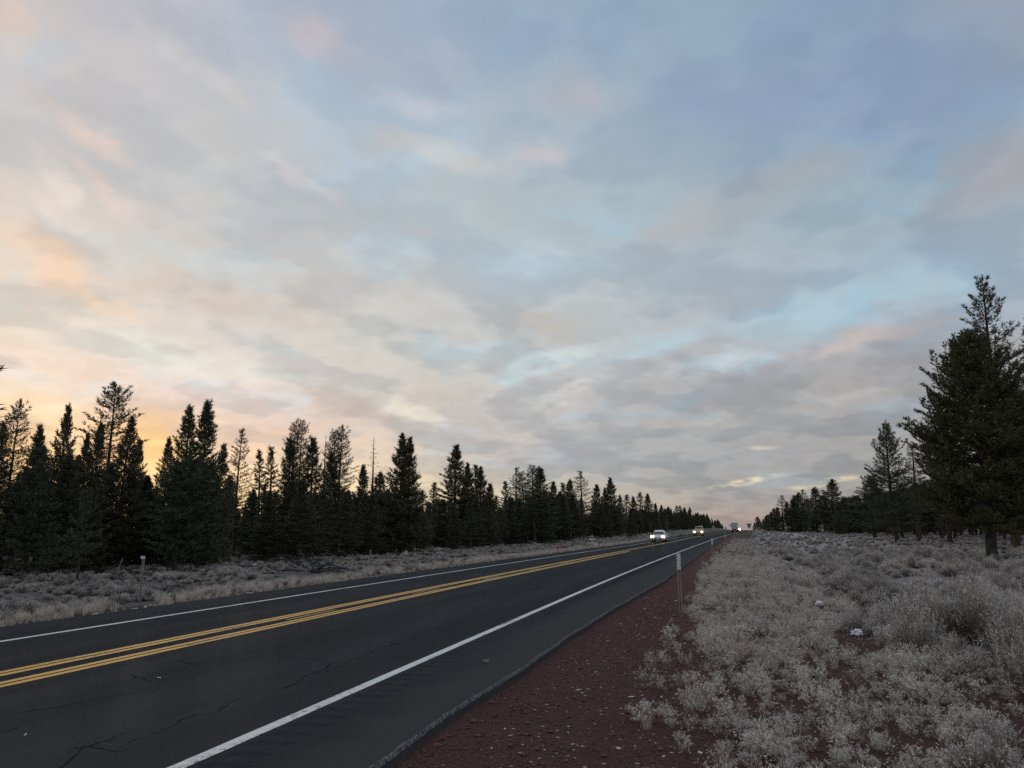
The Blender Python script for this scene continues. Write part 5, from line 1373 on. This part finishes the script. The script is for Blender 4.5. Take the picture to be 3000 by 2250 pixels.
V, F = [], []; box_vf((-.08, -.075, 2.0), (.13, .01, .36), V, F); box_vf((.05, -.083, 2.16), (.34, .01, .13), V, F); V += [Vector((.2, -.08, 2.3)), Vector((.2, -.08, 2.02)), Vector((.38, -.08, 2.16))]; F.append((len(V) - 3, len(V) - 2, len(V) - 1))
link('arrow_symbol', poly('arrow_symbol', V, F), M['black'], t)
x, y = -6.32, 239.6; t = empty('two_post_sign', (x, y, ground_at(x, y))); tag(t, 'small dark sign between two white uprights behind the second vehicle', 'road sign')
for s in (-1, 1): link('post', boxmesh('post', [((s * .26, 0, 1.0), (.18, .05, 2.9))], .01), M['signwhite'], t)
link('board', boxmesh('board', [((0, .06, 2.05), (.36, .03, .85))], .01), M['black'], t)
x, y = 3.96, 501.5; t = empty('guide_sign', (x, y, ground_at(x, y))); tag(t, 'pale board sign on posts left of the truck', 'road sign')
link('board', boxmesh('board', [((0, 0, 2.95), (1.4, .05, .85))], .02), M['signback'], t)
for s in (-1, 1): link('post', boxmesh('post', [((s * .45, .06, 1.1), (.1, .06, 3.0))], .01), M['postgrey'], t)

# ------------------------------------------------------------------ vehicles
M['carwhite'] = mat('white_car_paint', (.78, .80, .82), .25, .5); M['beige'] = mat('beige_car_paint', (.50, .44, .34), .3, .5); M['glass'] = mat('dark_car_glass', (.03, .035, .04), .08, .6)
M['blackplastic'] = mat('black_plastic', (.012, .012, .014), .5); M['tyre'] = mat('tyre', (.012, .012, .012), .85, .2); M['rim'] = mat('alloy_rim', (.45, .46, .47), .35, .5, .6)
M['lamp'] = mat('lit_headlamp', (.9, .85, .7), .3, .5, emit=(1, .70, .22), es=1.6); M['bulb'] = mat('glaring_bulb', (.9, .85, .7), .3, .5, emit=(1, .80, .42), es=40.); M['lamp_far'] = mat('lit_far_headlamp', (.9, .9, .8), .3, .5, emit=(1, .84, .5), es=50.); M['tail'] = mat('lit_tail_lamp', (.5, .02, .02), .4, emit=(1, .10, .08), es=1.3)
M['plate'] = mat('number_plate', (.55, .57, .62), .5); M['silver'] = noisy(mat('truck_box_paint', rough=.5, spec=.4), (.42, .46, .46), (.54, .58, .58), 1.5, 3)
def ring(w, z0, z1, y, r=.22, n=16):
    P = []
    hw, hh, cz = w, (z1 - z0) / 2, (z0 + z1) / 2
    for k in range(n):
        t = 2 * math.pi * (k + .5) / n; c, s = math.cos(t), math.sin(t); p = 3.2
        P.append((hw * math.copysign(abs(c) ** (2 / p), c), y, cz + hh * math.copysign(abs(s) ** (2 / p), s)))
    return P
def loft(name, secs, n=16):
    V, F = [], []
    for s in secs: V += ring(s[1], s[2], s[3], s[0], n=n)
    for j in range(len(secs) - 1):
        for k in range(n): F.append((j * n + k, j * n + (k + 1) % n, (j + 1) * n + (k + 1) % n, (j + 1) * n + k))
    F.append(tuple(reversed(range(n)))); F.append(tuple(range((len(secs) - 1) * n, len(secs) * n)))
    return poly(name, V, F, True)
def cabin(name, secs):
    """secs: y, half width bottom, z bottom, half width top, z top"""
    V, F = [], []
    for y, a, z0, b, z1 in secs: V += [(-a, y, z0), (-b, y, z1 - .05), (-b + .08, y, z1), (b - .08, y, z1), (b, y, z1 - .05), (a, y, z0)]
    for j in range(len(secs) - 1):
        for k in range(5): F.append((6 * j + k, 6 * j + k + 1, 6 * j + 7 + k, 6 * j + 6 + k))
    F.append(tuple(reversed(range(6)))); F.append(tuple(range(6 * len(secs) - 6, 6 * len(secs))))
    return poly(name, V, F)
def disc(name, r, w, n=20, bev=.02):
    V, F = [], []
    for x, rr in ((-w / 2, r - bev), (-w / 2 + bev, r), (w / 2 - bev, r), (w / 2, r - bev)):
        V += [(x, rr * math.cos(2 * math.pi * k / n), rr * math.sin(2 * math.pi * k / n)) for k in range(n)]
    for j in range(3):
        for k in range(n): F.append((j * n + k, j * n + (k + 1) % n, j * n + n + (k + 1) % n, j * n + n + k))
    F.append(tuple(reversed(range(n)))); F.append(tuple(range(3 * n, 4 * n))); return poly(name, V, F)
def wheels(t, xs, ys_, r, w):
    ty, ri = disc('tyre', r, w), disc('rim', r * .62, w + .02)
    for y in ys_:
        for s in (-1, 1):
            o = empty('wheel', (s * xs, y, r)); o.parent = t; link('tyre', ty, M['tyre'], o); link('rim', ri, M['rim'], o)
def lens(t, x, y, z, w, h, m_, name='headlight', d=.06):
    me = boxmesh(name, [((0, 0, 0), (w, d, h))], min(w, h, d) * .3); return link(name, me, m_, t, (x, y, z))
def panel(name, Q, m_, t, offs=.006):
    Q = [Vector(q) for q in Q]; nrm = (Q[1] - Q[0]).cross(Q[2] - Q[0]).normalized(); V = [q + nrm * offs for q in Q] + [q - nrm * .012 for q in Q]
    return link(name, poly(name, V, [(0, 1, 2, 3), (7, 6, 5, 4)] + [(i, i + 4, (i + 1) % 4 + 4, (i + 1) % 4) for i in range(4)]), m_, t)
def heading(y): return math.atan2(off(y + 5) - off(y - 5), 10.)
# nearest: white hatchback with lit lamps, coming towards us
def car(x, y, label, name, paint, hgt=1.47, half=.87, boxy=False):
    t = empty(name, (x, y, zr(y)), -heading(y)); tag(t, label, 'car')
    k = half / .87; hz = (hgt - .92) if not boxy else hgt - 1.10; b0 = .92 if not boxy else 1.10; hb = 0 if not boxy else .18
    link('body', loft('body', [(-2.12, .66 * k, .34, .62 + hb), (-2.05, .80 * k, .24, .72 + hb), (-1.7, .86 * k, .2, .82 + hb), (-1.0, .87 * k, .2, .93 + hb), (0, .875 * k, .2, .97 + hb), (1.3, .875 * k, .2, .99 + hb), (1.95, .84 * k, .25, 1.0 + hb), (2.12, .74 * k, .4, .92 + hb)]), paint, t)
    fy = (-1.05, -.2) if not boxy else (-.85, -.45)
    C = [(fy[0], .74 * k, b0 - .05, .72 * k, b0 + .02), (fy[1], .79 * k, b0 - .05, .60 * k, b0 + hz * .93), (.35, .80 * k, b0 - .03, .58 * k, b0 + hz), (1.3, .79 * k, b0 - .03, .58 * k, b0 + hz * .95), (1.98, .76 * k, b0 - .03, (.62 if not boxy else .58) * k, b0 + (.12 if not boxy else hz * .9))]
    link('roof', cabin('roof', C), paint, t)
    a, b = C[0], C[1]; e = .08
    panel('windshield', [(-a[1] + e, a[0] + .08, a[4] + .03), (a[1] - e, a[0] + .08, a[4] + .03), (b[3] - e * .6, b[0] - .03, b[4] - .06), (-b[3] + e * .6, b[0] - .03, b[4] - .06)], M['glass'], t, .03)
    for s in (-1, 1):
        Q = [(s * (.795 * k), -.10, b0 + .02), (s * (.80 * k), 1.5, b0 + .04), (s * .60 * k, 1.2, b0 + hz * .82), (s * .615 * k, .05, b0 + hz * .82)]
        panel('side_window', Q if s > 0 else Q[::-1], M['glass'], t, .03)
        hl = lens(t, s * .66 * k, -2.05, .70 + hb * .8, .50, .32, M['lamp']); lens(hl, 0, -.035, 0, .20, .13, M['bulb'], 'bulb')
        lens(t, s * .66 * k, -2.07, .40 + hb * .5, .22, .10, M['blackplastic'], 'fog_lamp_recess')
        lens(t, s * (.97 * k), -.65, b0 + .06, .20, .13, paint, 'side_mirror', .12)
    lens(t, 0, -2.12, .56 + hb, .84 * k, .07, M['blackplastic'], 'grille'); lens(t, 0, -2.10, .36 + hb * .5, .96 * k, .17, M['blackplastic'], 'bumper_intake'); lens(t, 0, -2.14, .42 + hb * .6, .32, .12, M['plate'], 'number_plate', .02)
    wheels(t, .74 * k, (-1.35, 1.3), .31 + hb * .3, .2)
    return t
car(*CAR1, 'white hatchback with lit headlights coming along the far lane', 'white_car', M['carwhite'], 1.52)
car(*CAR2, 'boxy beige car with glaring headlights behind the white hatchback', 'beige_car', M['beige'], 1.95, .98, True)
# box truck going away
x, y = TRUCK; t = empty('box_truck', (x, y, zr(y)), -heading(y)); tag(t, 'grey-green box truck seen from behind, driving away uphill', 'truck')
link('cargo_box', boxmesh('cargo_box', [((0, 3.2, 2.35), (2.5, 6.4, 2.55))], .03), M['silver'], t)
dr = link('rear_door', boxmesh('rear_door', [((0, -.03, 2.33), (2.26, .04, 2.3))], .01), M['silver'], t)
for z in (1.65, 2.2, 2.75, 3.2): link('door_rib', boxmesh('door_rib', [((0, -.06, z), (2.2, .02, .03))]), M['signback'], dr)
link('top_trim', boxmesh('top_trim', [((0, -.02, 3.64), (2.54, .08, .07))]), M['blackplastic'], t)
link('bumper', boxmesh('bumper', [((0, .1, .72), (2.4, .16, .22))], .02), M['blackplastic'], t)
link('chassis', boxmesh('chassis', [((0, 4.2, .8), (1.0, 8., .3))], .02), M['blackplastic'], t)
for s in (-1, 1):
    link('tail_light', boxmesh('tail_light', [((s * 1.1, -.05, 1.05), (.24, .06, .34))], .02), M['tail'], t)
    link('mud_flap', boxmesh('mud_flap', [((s * .9, .7, .45), (.62, .02, .55))]), M['blackplastic'], t)
wheels(t, .92, (1.4, 7.3), .48, .5)
link('cab', loft('cab', [(6.5, 1.1, .6, 2.6), (7.4, 1.12, .55, 2.7), (8.2, 1.1, .55, 2.3), (8.7, 1.0, .6, 1.5)]), M['signwhite'], t)
t = car(*CAR3, 'far oncoming car, only its dazzling headlights clear, right of the truck', 'distant_car', M['carwhite'])
for o in t.children:
    if o.name.startswith('headlight'): o.data = o.data.copy(); o.data.materials.clear(); o.data.materials.append(M['lamp_far']); o.scale = (1.5, 1, 2.2)

# ------------------------------------------------------------------ wood far behind the tree lines, one mass
far = []
rf = random.Random(77)
for _ in range(700):
    side = rf.random() < .62; y = rf.uniform(20, 560) if side else rf.uniform(260, 620); u = -rf.uniform(40, 110) if side else rf.uniform(60, 190)
    x = u + off(y)
    if in_view(x, y): far.append((x, y, gz(x, y) - .1, rf.uniform(.45, .8) if side else rf.uniform(.8, 1.3), rf.uniform(0, 6), rf.randrange(3)))
for (k, x, y, h, rad, _, _), side in FILL[205:]: far.append((x, y, gz(x, y) - .1, h / 9, rf.uniform(0, 6), rf.randrange(3), max(.8 * h / 9, rad / 1.35 * 1.35)))
for _ in range(230):
    y = rf.uniform(300, 590); u = -rf.uniform(20, 44); x = u + off(y)
    h = rf.uniform(.72, 1.0) * float(np.interp(y, [300, 420, 480, 530, 590], [8.8, 8.4, 7.6, 6.6, 3.6]))
    far.append((x, y, gz(x, y) - .1, h / 9, rf.uniform(0, 6), rf.randrange(3), h / 9 * 1.35))
bases = [[o for o in bpy.data.objects if o.type == 'MESH' and o.data == PR['d'][i][2]][0] for i in (0, 1, 3)]
scatter('distant_forest', bases, far, 'dark mass of forest beyond the front rows of pines')
